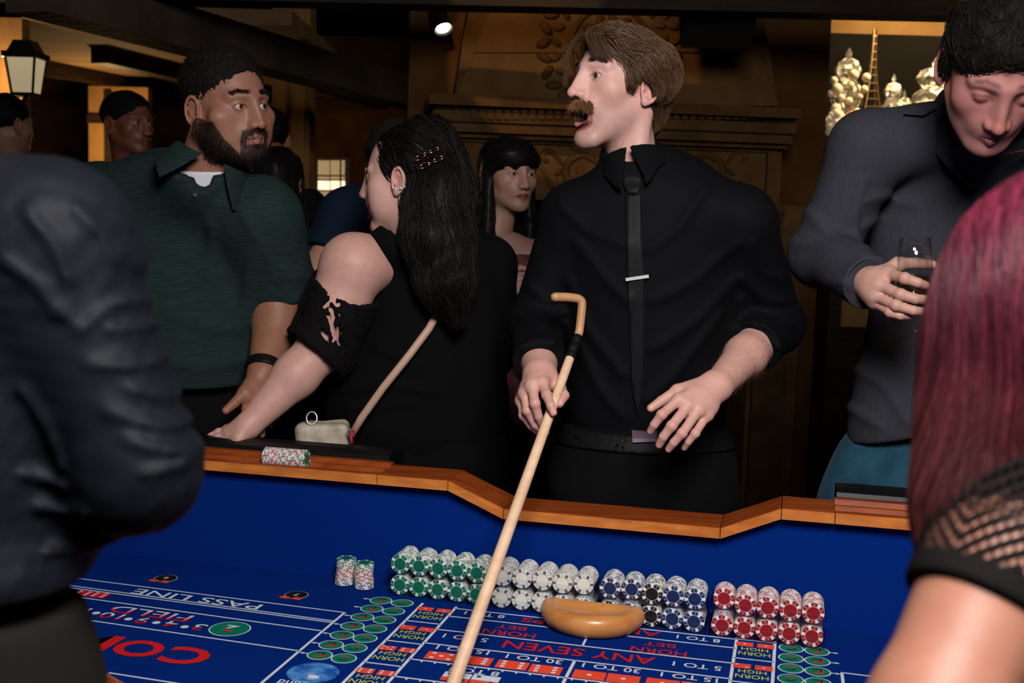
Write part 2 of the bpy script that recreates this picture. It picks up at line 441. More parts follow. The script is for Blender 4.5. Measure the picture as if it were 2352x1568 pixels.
# wreath medallion carved on the hood
uc, zc = onwall(1402, 112, .1)
mb = MB()
for rr, n, s in [(.275, 30, .026), (.225, 24, .02), (.12, 14, .022), (.06, 8, .018)]:
    for k in range(n):
        a = 2*math.pi*k/n+rr*9; c = np.array([uc+rr*math.cos(a), .1, zc+rr*1.02*math.sin(a)])
        pr = [(1e-4,-1),(.6,-.8),(.92,-.4),(1,0),(.92,.4),(.6,.8),(1e-4,1)]
        q = MB().lathe(pr, 7); V = np.array(q.v)*np.array([s*1.35, s*.8, s*.75]); t = a+(.6 if k % 2 else -.6)
        V = V@np.array([[math.cos(t),0,math.sin(t)],[0,1,0],[-math.sin(t),0,math.cos(t)]]); 
        mk('medallion_leaf' if rr > .2 else 'medallion_petal', wl(V+c), q.f, M_stone2, fp)
q = MB().lathe([(1e-4,.035),(.02,.033),(.036,.02),(.04,0)], 14); V = np.array(q.v)[:, [0,2,1]]; mk('medallion_boss', wl(V+np.array([uc,.1,zc])), q.f, M_stone2, fp)
th = np.linspace(0, 2*math.pi, 49); MB().tube(wl(np.stack([uc+.165*np.cos(th), np.full(49,.1), zc+.17*np.sin(th)], 1)), .012, 6, False).build('medallion_ring', M_stone2, fp, True)

# ceiling timbers
def beam(name, p, q, w, h, m, label):
    p = np.array(p); q = np.array(q); d = q-p; d /= np.linalg.norm(d); s = np.cross(d, (0,0,1)); s /= np.linalg.norm(s); u = np.cross(s, d)
    o = lambda c: [c+s*a*w/2+u*b*h/2 for a, b in ((-1,-1),(1,-1),(1,1),(-1,1))]
    ob = MB().prism(o(p), o(q)).build(name, m); struct(ob); ob['label'] = label
    return ob
beam('trim_1', at(60,-30,3.7), at(1010,236,6.9), .16, .15, M_beam, 'long grey timber beam slanting below the dark ceiling')
beam('trim_2', at(-150,-40,4.2), at(2700,22,4.3), .14, .10, M_darkwood, 'dark timber header running across above the fireplace')
beam('trim_3', at(1668,-120,4.3), at(1640,70,4.55), .26, .22, M_ceil, 'black timber bracket hanging in front of the hood')
# post with pilaster faces beside the lounge
c = at(667, 300, 7.0); 
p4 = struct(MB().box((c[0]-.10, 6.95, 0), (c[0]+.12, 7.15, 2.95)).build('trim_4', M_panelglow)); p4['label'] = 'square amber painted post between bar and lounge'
for k in (-1, 1): MB().box((c[0]+.01+k*.055-.028, 6.93, .1), (c[0]+.01+k*.055+.028, 6.952, 2.6)).build('panel', M_panelglow, p4)
# lounge: low tan ceiling, amber walls with openings
struct(MB().box((-5,6.3,2.44), (-1.2,10.1,2.52)).build('ceiling_lounge', M_ceil2))
for k in range(4): beam('trim_%d' % (5+k), (-4.6+k*1.0, 6.4+.5*k, 2.40), (-3.4+k*.75, 10.0, 2.40), .12, .10, M_darkwood, 'dark joist under the tan lounge ceiling, number %s from the lantern wall' % ['one','two','three','four'][k])
c = at(250, 300, 8.8); d_ = at(340,300,8.8)
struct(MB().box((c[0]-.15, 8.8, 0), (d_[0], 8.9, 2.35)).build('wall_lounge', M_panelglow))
MB().box((c[0]-.02, 8.76, .0), (c[0]+.03, 8.80, 2.3)).build('mullion', M_darkwood, bpy.data.objects['wall_lounge'])
MB().box((c[0]-.15, 8.76, 2.08), (d_[0], 8.80, 2.14)).build('rail', M_darkwood, bpy.data.objects['wall_lounge'])
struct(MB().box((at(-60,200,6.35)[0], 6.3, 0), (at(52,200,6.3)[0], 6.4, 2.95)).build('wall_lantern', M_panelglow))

# window with small panes far behind
wn = struct(empty('window_1', tuple(at(775,440,8.0))))
M_wframe = mat('window_frame', (.06,.04,.025), .5)
M_pane = mat('lit_pane', (.9,.7,.4), .4, emis=(1.0,.66,.30), estr=.22)
M_pane2 = mat('bright_pane', (.9,.7,.4), .4, emis=(1.0,.80,.50), estr=1.5)
for j, (xa, xb) in enumerate([(731,757), (760,780), (785,792)]):
    for k, (ya, yb) in enumerate([(368,402), (405,412), (415,436), (439,466), (469,500)]):
        a = at(xa, ya, 8.0); b = at(xb, yb, 8.0)
        MB().box((a[0], 7.99, b[2]), (b[0], 8.0, a[2])).build('pane', M_pane2 if k in (2,) else M_pane, wn)
a = at(724,360,8.0); b = at(800,700,8.0); MB().box((a[0],8.002,b[2]), (b[0],8.06,a[2])).build('frame', M_wframe, wn)

# small ceiling spotlights
M_bulb = mat('spot_bulb', (1,.9,.7), .4, emis=(1.0,.85,.6), estr=9)
for (px, py, D, lab, ang) in [(1012, 45, 4.9, 'small black can spotlight beside the stone hood', .5), (2040, 8, 5.4, 'small can spotlight above the crystal shelf', -.7)]:
    c = at(px, py, D); r = empty('spotlight', tuple(c)); tag(r, lab, 'spotlight', None)
    ax = np.array([math.sin(ang)*.6, -.5, -.8]); B = basis(ax); B = B[:, [0,2,1]]
    MB().lathe([(1e-4,-.07),(.03,-.07),(.034,-.05),(.034,.05),(.038,.055)], 14, c, B).build('housing', M_black, r, True)
    MB().lathe([(1e-4,.045),(.030,.045)], 14, c, B).build('bulb', M_bulb, r, True)
    MB().tube([c, c+np.array([0,0,.35])], .008, 6).build('stem', M_black, r)

# wall lantern
c = at(60, 168, 6.05); r = empty('wall_lantern_lamp', tuple(c)); tag(r, 'lit carriage lantern with glass panes on the amber wall', 'lantern')
M_lglass = mat('lantern_glass', (.9,.85,.7), .3, emis=(1.0,.78,.45), estr=.35)
M_flame = mat('lantern_bulb', (1,.9,.7), .3, emis=(1.0,.86,.6), estr=8)
q4 = lambda s, z: [c+np.array([a*s, b*s, z]) for a, b in ((-1,-1),(1,-1),(1,1),(-1,1))]
for k in range(4):
    A = q4(.052, -.10); Bq = q4(.072, .07); i, j = k, (k+1) % 4
    MB().prism([A[i], A[j], Bq[j], Bq[i]], [p+(c-p)*.04 for p in (A[i], A[j], Bq[j], Bq[i])]).build('glass_pane', M_lglass, r)
    MB().tube([A[i]-(c-A[i])*.02, Bq[i]-(c-Bq[i])*.02], .007, 6).build('corner_bar', M_black, r)
MB().prism(q4(.088,.07), q4(.088,.10)).prism(q4(.07,.10), q4(.045,.16)).build('cap', M_black, r)
MB().prism(q4(.058,-.115), q4(.058,-.10)).build('base', M_black, r)
MB().tube([c+np.array([0,0,-.11]), c+np.array([-.05,.05,-.16]), c+np.array([-.12,.16,-.10]), c+np.array([-.13,.24,.0])], .01, 7).build('bracket', M_black, r, True)
MB().lathe([(1e-4,-.04),(.016,-.03),(.02,0),(.012,.03),(1e-4,.05)], 10, c+np.array([.015,-.01,-.05])).build('bulb', M_flame, r, True)

# display niche to the right: back wall, shelf, crystal and flowers
a = at(1903, 40, 6.3); b = at(2260, 1000, 6.3)
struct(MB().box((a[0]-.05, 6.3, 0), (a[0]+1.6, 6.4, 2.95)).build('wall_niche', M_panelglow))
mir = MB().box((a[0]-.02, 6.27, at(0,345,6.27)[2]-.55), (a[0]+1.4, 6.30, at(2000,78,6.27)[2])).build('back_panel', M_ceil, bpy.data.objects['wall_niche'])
sz = at(1920, 345, 5.9)[2]
sh = tag(empty('display_cabinet', (a[0]+.6, 5.9, 0)), 'dark timber display cabinet holding crystal and flowers', 'cabinet')
MB().box((a[0]-.12, 5.55, sz-.04), (a[0]+1.5, 6.26, sz-.001)).build('top', M_darkwood, sh)
for xx in (a[0]-.1, a[0]+1.4): MB().box((xx, 5.6, .005), (xx+.06, 6.25, sz-.04)).build('side_panel', M_darkwood, sh)
MB().box((a[0]-.04,5.6,sz-.5), (a[0]+1.4,6.2,sz-.47)).build('shelf', M_darkwood, sh)
for k in range(3): MB().box((a[0]-.04+k*.48,5.6,.05), (a[0]-.045+(k+1)*.48,5.62,sz-.9)).build('door', M_darkwood, sh)
MB().box((a[0]-.04,5.63,.005), (a[0]+1.4,6.2,sz-.9)).build('lower_body', M_darkwood, sh)
M_crys = mat('crystal', (.85,.80,.70), .08, .0, .9, emis=(1,.85,.6), estr=.0)
M_crys = mat('crystal_glass', (.75,.70,.60), .10, spec=.9, bump=[(70,.8,.01)])
_n = M_crys.node_tree.nodes; _l = M_crys.node_tree.links
_v = _n.new('ShaderNodeTexVoronoi'); _v.inputs['Scale'].default_value = 38; _tc = _n.new('ShaderNodeTexCoord'); _l.new(_tc.outputs['Object'], _v.inputs['Vector'])
_s = _n.new('ShaderNodeSeparateColor'); _l.new(_v.outputs['Color'], _s.inputs[0]); _g = _n.new('ShaderNodeMath'); _g.operation = 'GREATER_THAN'; _g.inputs[1].default_value = .42; _l.new(_s.outputs[0], _g.inputs[0])
_mm = _n.new('ShaderNodeMath'); _mm.operation = 'MULTIPLY'; _mm.inputs[1].default_value = .88; _l.new(_g.outputs[0], _mm.inputs[0])
_t = _n.new('ShaderNodeBsdfTransparent'); _x = _n.new('ShaderNodeMixShader'); _l.new(_mm.outputs[0], _x.inputs[0]); _l.new(_n['Principled BSDF'].outputs[0], _x.inputs[1]); _l.new(_t.outputs[0], _x.inputs[2]); _l.new(_x.outputs[0], _n['Material Output'].inputs[0])
def facet(c, prof, n, name, lab):
    mb = MB(); mb.lathe(prof, n, c); o = mb.build(name, M_crys); return tag(o, lab, 'crystal ornament', 'crystal ornaments on the cabinet')
def crystal(px, py_top, py_bot, wpx, D, lab):
    b = at(px, py_bot, D); t = at(px, py_top, D); s = t[2]-b[2]; w = wpx*D/FPX/2
    prof = [(1e-4,0),(w*.5,0),(w*.2,s*.06),(w*.12,s*.2),(w*.45,s*.32),(w*.95,s*.5),(w*.9,s*.6),(w*.55,s*.68),(w*.8,s*.78),(w*.6,s*.86),(w*.18,s*.9),(w*.2,s*.94),(1e-4,s)]
    return facet((b[0], D, sz), [(r_, z) for r_, z in prof], 9, 'crystal_decanter', lab)
crystal(1940, 62, 300, 78, 5.9, 'tall cut crystal decanter with pointed stopper behind the flowers')
crystal(2046, 120, 300, 52, 5.90, 'short cut crystal goblet beside the metal tower figurine')
crystal(2142, 78, 300, 110, 5.9, 'broad cut crystal decanter glowing beside the grey shirt shoulder')
crystal(2072, 150, 300, 40, 6.1, 'small dim crystal piece next to the broad decanter')
# lattice tower figurine
M_brass = mat('aged_brass', (.32,.20,.10), .35, .9)
b = at(1996, 300, 6.05); r = empty('tower_figurine', (b[0], 6.05, sz)); tag(r, 'slender brass lattice tower figurine among the crystal', 'figurine')
hgt = at(1996, 68, 6.05)[2]-sz
wz = lambda t: .085*(1-t)**2.2+.006
for sx in (-1,1):
    for sy in (-1,1): MB().tube([(b[0]+sx*wz(t), 6.05+sy*wz(t), sz+hgt*t) for t in np.linspace(0,1,10)], .005, 5).build('leg', M_brass, r)
for t in np.linspace(.12,.95,14):
    w = wz(t); MB().box((b[0]-w-.004, 6.05-w-.004, sz+hgt*t-.003), (b[0]+w+.004, 6.05+w+.004, sz+hgt*t+.003)).build('platform', M_brass, r)
# bouquet
M_stem = mat('flower_stem', (.25,.22,.10), .6); M_cream = mat('cream_petal', (.85,.74,.52), .6); M_coral = mat('coral_petal', (.85,.28,.14), .6); M_leafg = mat('leaf_green', (.10,.16,.05), .6); M_vase = mat('dark_vase', (.03,.025,.02), .3)
c = at(1935, 330, 5.75); r = empty('flower_vase', (c[0], 5.75, sz)); tag(r, 'bouquet of cream buds and coral blossoms in a dark vase', 'bouquet')
MB().lathe([(1e-4,0),(.05,0),(.06,.05),(.045,.11),(.05,.13)], 14, (c[0], 5.75, sz)).build('vase', M_vase, r, True)
def ball(c, s, n=8):
    pr = [(1e-4,-1),(.5,-.86),(.86,-.5),(1,0),(.86,.5),(.5,.86),(1e-4,1)]
    q = MB().lathe(pr, n); return np.array(q.v)*s+np.array(c), q.f
for k, (px, py, s) in enumerate([(1960,172,.027),(1953,195,.02),(1922,205,.03),(1915,185,.02),(1990,178,.022),(1975,222,.016),(1920,250,.028),(1968,258,.022),(1932,225,.02),(1950,232,.02),(1908,215,.018),(1985,205,.02)]):
    p = at(px, py, 5.75); st = MB().tube([(c[0]+RNG.uniform(-.02,.02), 5.75, sz+.1), ((c[0]+p[0])/2+RNG.uniform(-.02,.02), 5.74, (sz+.1+p[2])/2), p], .0035, 5).build('stem', M_stem, r)
    V, F = ball(p, s); mk('bud', V, F, M_cream, r)
for k, (px, py, s, m) in enumerate([(1920,272,.05,M_cream),(1945,285,.045,M_coral),(1928,290,.045,M_cream),(1905,282,.04,M_cream),(1955,272,.04,M_coral),(1912,300,.04,M_cream),(1938,305,.03,M_leafg),(1950,300,.035,M_coral)]):
    p = at(px, py, 5.68); mbp = MB()
    for j in range(7):
        a = j*.9; V, F = ball(p+np.array([math.cos(a)*s*.45, -.01+.01*math.sin(j*2), math.sin(a)*s*.4]), s*.5, 7); mbp.add(V, F)
    mbp.build('blossom', m, r, True)
# small items on the lower shelf
for k, (px, py, w_, h_, lab) in enumerate([(1890,800,.09,.13,'pale ceramic jar on the lower cabinet shelf'), (1935,810,.07,.10,'small dull glass bowl on the lower cabinet shelf'), (1905,700,.06,.16,'dim bottle under the cabinet top')]):
    p = at(px, py, 5.8); zz = sz-.47 if k < 2 else sz-.47
    tag(MB().lathe([(1e-4,0),(w_*.5,0),(w_*.62,h_*.4),(w_*.5,h_*.75),(w_*.25,h_*.85),(w_*.3,h_)], 12, (p[0]+.03+.16*k, 5.75, zz+.002)).build('jar', M_cream if k == 0 else M_brass, None, True), lab, 'jar')
# ================================================================== craps table
ZF = .72
_d = ray(1838, 520); YAW = math.atan2(_d[0], _d[1])
TXv = np.array([math.cos(YAW), -math.sin(YAW), 0]); TYv = np.array([math.sin(YAW), math.cos(YAW), 0])
def tb(V):
    V = np.asarray(V, float); return V[:, :1]*TXv+V[:, 1:2]*TYv+V[:, 2:3]*np.array([0,0,1.])
def tb1(x, y, z): return tb([(x,y,z)])[0]
def tab(px, py, z=ZF): p = atz(px, py, z); return float(p@TXv), float(p@TYv)

M_felt = mat('blue_felt', (.0010,.0220,.185), .95, noise=(900, (.0008,.0170,.150)), bump=[(1500, .3, .0006)], spec=.03)
M_wood = mat('honey_wood', (.30,.062,.011), .40, noise=(7, (.19,.034,.007), 6, (1,9,9)), bump=[(60, .12, .001, (.1,3,3))], spec=.12)
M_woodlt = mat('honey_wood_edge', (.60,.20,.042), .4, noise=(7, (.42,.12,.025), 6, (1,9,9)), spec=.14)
M_vinyl = mat('black_vinyl', (.005,.005,.006), .42, spec=.18, bump=[(120, .2, .001)])
M_rubber = mat('green_rubber', (.01,.05,.035), .6)
M_lac = mat('table_skirt', (.02,.012,.008), .4)
M_white = mat('print_white', (.62,.68,.76), .8, spec=.1); M_red = mat('print_red', (.62,.012,.014), .8, spec=.1); M_green = mat('print_green', (.0,.17,.10), .8, spec=.1)
M_yel = mat('print_yellow', (.50,.55,.08), .8, spec=.1); M_blk = mat('print_black', (.008,.008,.01), .8, spec=.1); M_orange = mat('print_orange', (.80,.07,.03), .8, spec=.1); M_lblue = mat('print_light_blue', (.03,.16,.52), .8, spec=.1, noise=(60, (.25,.45,.75)))

table = empty('craps_table', tuple(tb1(-.34, 1.7, 0)), -YAW)
tag(table, 'blue felt craps table with honey wood rail and printed betting layout', 'gaming table')
XL, XR, YN, YF = -1.62, .94, 1.12, 2.224
felt = MB().box((XL-.03, YN-.02, ZF-.03), (XR+.03, YF+.02, ZF), tb).build('playing_surface', M_felt, table)
# rail height along the table: dips in front of the dealer and of the stick position
def railz(x, near):
    a, b, c, d = ((-.651,-.536,-.116,-.006) if not near else (-.76,-.645,-.02,.09))
    return .95-.047*np.interp(x, [a,b,c,d], [0,1,1,0])
for near in (0, 1):
    xs = [XL]+list((-.651,-.536,-.116,-.006) if not near else (-.76,-.645,-.02,.09))+[XR]
    y0, y1 = (YF, YF+.025) if not near else (YN-.025, YN)
    mbw = MB()
    for a, b in zip(xs[:-1], xs[1:]):
        A = [(a,y0,ZF-.03),(a,y1,ZF-.03),(a,y1,railz(a,near)-.019),(a,y0,railz(a,near)-.019)]; B = [(b,y0,ZF-.03),(b,y1,ZF-.03),(b,y1,railz(b,near)-.019),(b,y0,railz(b,near)-.019)]
        mbw.prism(tb(A), tb(B))
    mbw.build('side_wall', M_felt, table)
for x0, x1 in ((XL-.025, XL), (XR, XR+.025)):
    w = MB().box((x0, YN, ZF-.03), (x1, YF, .931), tb).build('end_wall', M_felt, table)
    mbp = MB(); xs = x1 if x0 < -1 else x0; sg = 1 if x0 < -1 else -1
    for i in range(36):
        for j in range(4):
            y = YN+.02+i*.03; z = .775+j*.03
            mbp.add(tb([(xs,y,z),(xs,y+.029,z),(xs,y+.029,z+.029),(xs,y,z+.029),(xs+sg*.014,y+.0145,z+.0145)]), [(0,1,4),(1,2,4),(2,3,4),(3,0,4)])
    mbp.build('pyramid_rubber', M_rubber, w)
# rail pieces
plain = [(2.196,-.020),(2.196,-.002),(2.198,0),(2.300,0),(2.302,-.002),(2.302,-.020)]
groove = [(2.196,-.020),(2.196,-.002),(2.198,0),(2.214,0),(2.218,-.006),(2.228,-.009),(2.240,-.006),(2.245,.002),(2.252,.002),(2.256,-.004),(2.266,-.007),(2.278,-.003),(2.283,.006),(2.300,.006),(2.302,.004),(2.302,-.020)]
gL, gR = -.80, .09
def railpiece(a, b, prof, near):
    f = (lambda y: y) if not near else (lambda y: YN+YF-y)
    A = [(a, f(y), railz(a,near)+z) for y, z in prof]; B = [(b, f(y), railz(b,near)+z) for y, z in prof]
    if near: A, B = A[::-1], B[::-1]
    nm = 'chip_rail' if len(prof) > 8 else 'rail_cap'
    return MB().prism(tb(A), tb(B)).build(nm, M_wood, table)
g = .0008
for near in (0, 1):
    k = ((-.651,-.536,-.116,-.006), (-.76,-.645,-.02,.09))[near]
    l, r_ = (gL, gR) if not near else (-.92, .21)
    for a, b, pr in [(XL-.09, l, groove), (l, k[0], plain), (k[0], k[1], plain), (k[1], k[2], plain), (k[2], k[3], plain), (k[3], r_, plain), (r_, XR+.09, groove)]:
        ob = railpiece(a+g, b-g, pr, near)
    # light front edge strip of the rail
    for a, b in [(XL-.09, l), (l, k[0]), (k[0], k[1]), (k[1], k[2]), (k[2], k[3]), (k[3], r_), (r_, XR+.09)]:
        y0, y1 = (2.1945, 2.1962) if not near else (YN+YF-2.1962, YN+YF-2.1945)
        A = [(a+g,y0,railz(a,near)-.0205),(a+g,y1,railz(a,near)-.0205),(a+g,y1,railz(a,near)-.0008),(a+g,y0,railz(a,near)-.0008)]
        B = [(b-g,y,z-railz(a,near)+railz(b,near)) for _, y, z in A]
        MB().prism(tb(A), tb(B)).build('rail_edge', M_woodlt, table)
    # padded armrests
    for a, b in ((XL-.09, l-.015), (r_+.005, XR+.09)):
        pr = [(2.304,-.02),(2.304,.006),(2.308,.014),(2.33,.020),(2.37,.020),(2.40,.012),(2.408,0),(2.405,-.03),(2.34,-.035)]
        f = (lambda y: y) if not near else (lambda y: YN+YF-y)
        mba = MB(); n = 8
        for i in range(n):
            x0 = a+(b-a)*i/n; x1 = a+(b-a)*(i+1)/n
            A = [(x0, f(y), .95+z) for y, z in pr]; B = [(x1, f(y), .95+z) for y, z in pr]
            if near: A, B = A[::-1], B[::-1]
            mba.prism(tb(A), tb(B))
        mba.build('armrest', M_vinyl, table, False)
for x0, x1 in ((XL-.115, XL-.005), (XR+.005, XR+.115)): MB().box((x0, YN-.06, .93), (x1, YF+.06, .95), tb).build('end_rail', M_wood, table)
# apron and legs
MB().box((XL-.02,YN-.06,.50), (XR+.02,YN-.04,.90), tb).box((XL-.02,YF+.04,.50), (XR+.02,YF+.06,.90), tb).box((XL-.05,YN-.05,.5),(XL-.03,YF+.05,.9),tb).box((XR+.03,YN-.05,.5),(XR+.05,YF+.05,.9),tb).build('apron', M_lac, table)
for x in (XL+.1, XR-.1):
    for y in (YN+.1, YF-.1): MB().lathe([(.03,0),(.05,.03),(.035,.1),(.045,.35),(.06,.52),(.06,.69)], 12, tb1(x,y,.004)).build('leg', M_lac, table, True)

# ---------------------------------------------------------------- printed layout
def quad_strip(p, q, w, z):
    p = np.array(p); q = np.array(q); d = q-p; d /= np.linalg.norm(d); n = np.array([-d[1], d[0]])*w/2
    return [(*(p+n),z), (*(p-n),z), (*(q-n),z), (*(q+n),z)]
mbl = MB()
def line(p, q, w=.0042): mbl.add(tb(quad_strip(p, q, w, ZF+.0004)), [(0,1,2,3)])
def pline(a, b, w=.0042): line(tab(*a), tab(*b), w)
pline((150,1324.5),(791,1406.5)); pline((150,1343),(766,1426)); pline((150,1348),(762,1429.5)); pline((120,1363),(741,1449)); pline((120,1412),(689,1495)); pline((250,1545),(560,1593))
line((-.798,2.027),(-.798,1.30), .0052)
for x in (-.675,-.607,-.073,-.005): line((x,2.124),(x,1.30), .0055)
for k in range(1, 7):
    y = 2.128-.108*k; line((-.675,y),(-.607,y), .004); line((-.073,y),(-.005,y), .004)
line((-.607,2.114),(-.073,2.114)); line((-.073,2.116),(-.005,2.116))
for y in (2.068,1.993,1.921,1.841,1.761,1.681,1.60): line((-.607,y),(-.073,y))
line((-.336,2.068),(-.336,1.993)); line((-.336,1.921),(-.336,1.30), .0055)
for k in range(22):
    for y in (1.841, 1.761): x = -.585+k*.0235; mbl.add(tb([(x,y-.002,ZF+.0004),(x,y-.008,ZF+.0004),(x+.003,y-.008,ZF+.0004),(x+.003,y-.002,ZF+.0004)]), [(0,1,2,3)])
line((.106,2.007),(.92,1.985)); line((.108,2.007),(.116,1.5), .0052)
mbl.build('layout_lines', M_white, felt)

def disc(cx, cy, r, m, name, z, n=28, sy=1.):
    V = tb([(cx+r*math.cos(2*math.pi*k/n), cy+sy*r*math.sin(2*math.pi*k/n), ZF+z) for k in range(n)])
    return mk(name, V, [list(range(n))], m, felt, False)
_txt = {}
def text(s, cx, cy, width, height, m, name='lettering', z=.0011, ang=0., bold=.006):
    """flat letters read from the dealer's side; centre, width and cap height in metres"""
    cu = bpy.data.curves.new('t', 'FONT'); cu.body = s; cu.resolution_u = 3; cu.offset = bold
    t = bpy.data.objects.new('t', cu); COL.objects.link(t); dg = bpy.context.evaluated_depsgraph_get()
    me = bpy.data.meshes.new_from_object(t.evaluated_get(dg)); bpy.data.objects.remove(t)
    V = np.array([v.co[:] for v in me.vertices]); F = [list(p.vertices) for p in me.polygons]; bpy.data.meshes.remove(me)
    lo, hi = V.min(0), V.max(0); q = (V-(lo+hi)/2)/np.maximum(hi-lo, 1e-6)
    X = -q[:, 0]*width; Y = -q[:, 1]*height; c, sn = math.cos(ang), math.sin(ang)
    P = np.stack([cx+X*c-Y*sn, cy+X*sn+Y*c, np.full(len(X), ZF+z)], 1)
    if isinstance(m, tuple):      # two printed colours: near part and far part of the letters
        F0 = []; mi = []
        o = mk(name, tb(P), F, list(m), felt, False)
        for p in o.data.polygons: p.material_index = 0 if np.mean(q[list(p.vertices), 1]) > .02 else 1
        return o
    return mk(name, tb(P), F, m, felt, False)
def ptext(s, px, py, w, h, m, **k): x, y = tab(px, py); return text(s, x, y, w, h, m, **k)
for px, py in ((1113,1412.6), (1604,1468)): ptext('8 TO 1', px, py, .078, .018, M_white)
for px, py in ((1069,1466), (1601,1530.7)): ptext('5 TO 1', px, py, .082, .020, M_white)
for px, py in ((1168.6,1456), (1512.4,1497)): ptext('HORN', px, py, .098, .024, M_red)
for px, py in ((1175,1442), (1515.5,1481.7)): ptext('BET', px, py, .056, .018, M_red)
text('ANY CRAPS', -.34, 2.092, .26, .024, M_red)
ptext('ANY SEVEN', 1328, 1499, .268, .036, M_red)
for px, py in ((1062.7,1493.5), (1582.8,1556.7)): ptext('15 TO 1', px, py, .094, .019, M_white)
for px, py in ((1226.7,1514.6), (1403.8,1535.3)): ptext('30 TO 1', px, py, .098, .019, M_white)
ptext('8 TO 1', 1090, 1543, .084, .019, M_white)
def die(cx, cy, w, h, pips, m=M_orange, pm=M_white, z=.0006, halfc=None):
    mk('printed_die', tb([(cx-w/2,cy-h/2,ZF+z),(cx+w/2,cy-h/2,ZF+z),(cx+w/2,cy+h/2,ZF+z),(cx-w/2,cy+h/2,ZF+z)]), [(0,1,2,3)], m, felt, False)
    if halfc: mk('printed_die', tb([(cx-w/2,cy-h*.1,ZF+z+.0002),(cx+w/2,cy-h*.1,ZF+z+.0002),(cx+w/2,cy+h/2,ZF+z+.0002),(cx-w/2,cy+h/2,ZF+z+.0002)]), [(0,1,2,3)], halfc, felt, False)
    n = 12
    lay = {1:[(0,0)], 2:[(-.28,.28),(.28,-.28)], 3:[(-.28,.28),(0,0),(.28,-.28)], 4:[(-.28,.28),(.28,.28),(.28,-.28),(-.28,-.28)], 5:[(-.28,.28),(.28,.28),(.28,-.28),(-.28,-.28),(0,0)], 6:[(-.28,.3),(-.28,0),(-.28,-.3),(.28,.3),(.28,0),(.28,-.3)]}[pips]
    for a, b in lay:
        rr = min(w,h)*.105
        mk('pip', tb([(cx+a*w+rr*1.15*math.cos(2*math.pi*k/n), cy+b*h+rr*math.sin(2*math.pi*k/n), ZF+z+.0005) for k in range(n)]), [list(range(n))], pm, felt, False)
for px, py, p in [(1015,1506,5),(1094.6,1516,6),(1177.5,1526,6),(1254,1536.3,6),(1353.9,1549,1),(1432,1558,1),(1522,1568,1),(1602,1577,2)]:
    x, y = tab(px, py); die(x, y-.003, .054, .036, p)
for px, py in ((1050,1552),(1116,1559)): x, y = tab(px, py); die(x, y-.006, .046, .036, 2, M_orange, M_blk, halfc=M_white)
dx0, dy0 = tab(997,1400.6); hx0, hy0 = tab(992.5,1410); nx0, ny0 = tab(982,1417.7)
for side in (0, 1):
    for k, (p, q) in enumerate([(1,1),(2,1),(5,6),(6,6),(1,1)]):
        s = .602*side; yk = -.108*k
        x = -.641+s
        die(x-.0185, dy0+yk, .030, .021, p); die(x+.0185, dy0+yk, .030, .021, q)
        text('HIGH', x, dy0-.0245+yk, .047, .015, M_yel); text('HORN', x, dy0-.047+yk, .055, .017, M_yel)
for (xc, ye, yc, dy, sgn) in [(-.713, 2.113, 2.111, .0504, -1), (.024, 2.098, 2.099, .0495, 1)]:
    xe = xc+sgn*.0445
    for k in range(7):
        for x, y, l in ((xe, ye-dy*k, 'E'), (xc, yc-dy*k, 'C')):
            disc(x, y, .0222, M_white, 'circle_border', .0003); disc(x, y, .0200, M_green, 'circle', .0006)
            text(l, x, y, .018, .020, (M_red, M_blk) if l == 'E' else (M_blk, M_red), z=.0010)
        y = ye-dy*k; x = xe+sgn*.022
        mk('arrow', tb([(x,y-.0015,ZF+.0005),(x+sgn*.008,y-.0015,ZF+.0005),(x+sgn*.008,y-.004,ZF+.0005),(x+sgn*.016,y,ZF+.0005),(x+sgn*.008,y+.004,ZF+.0005),(x+sgn*.008,y+.0015,ZF+.0005),(x,y+.0015,ZF+.0005)]), [(0,1,2,3,4,5,6)], M_white, felt, False)
la = math.atan2(tab(791,1406.5)[1]-tab(204,1331)[1], tab(791,1406.5)[0]-tab(204,1331)[0])
ptext('PASS LINE', 450, 1376, .275, .030, M_white, ang=la)
ptext('FIELD', 346, 1410, .165, .034, (M_red, M_white), ang=la)
for s, px, py, w in [('3',458,1441,.022),('4',392,1434,.024),('9',327,1426,.024),('10',256,1415,.045),('11',187,1402,.03)]: ptext(s, px, py, w, .030, (M_red, M_white), ang=la)
for px, py in ((424,1439.7),(359,1430),(295,1421.7),(221,1408)): x, y = tab(px, py); disc(x, y, .0075, M_white, 'dot', .0006, 14)
x, y = tab(528,1444); disc(x, y, .0375, M_white, 'circle_border', .0003, 36); disc(x, y, .0352, M_green, 'circle', .0006, 36); text('2', x, y, .024, .032, (M_red, M_white), ang=la)
for s, px, py, w in [('C',429,1507,.080),('O',319,1490,.088),('M',205,1473,.098),('E',110,1459,.07)]: ptext(s, px, py, w, .074, M_red, ang=la, bold=.03)
x, y = tab(212,1365); die(x-.02, y, .034, .03, 6, M_red); die(x+.016, y, .034, .03, 6, M_red)
for px, py, s in ((381,1328,'6'),(681,1366,'7')):
    x, y = tab(px, py); disc(x, y, .0235, M_white, 'circle_border', .0003, 24); disc(x, y, .0222, M_blk, 'circle', .0006, 24); text(s, x, y, .010, .014, M_white)
    for d in (-.018, .008): mk('flame_mark', tb([(x+d-.008,y-.026,ZF+.0009),(x+d+.010,y-.030,ZF+.0009),(x+d+.013,y-.018,ZF+.0009),(x+d+.004,y-.014,ZF+.0009),(x+d-.006,y-.016,ZF+.0009)]), [(0,1,2,3,4)], M_orange, felt, False)
M_globe = mat('print_globe', (.01,.08,.36), .8, spec=.1, noise=(38, (.10,.34,.72), 3))
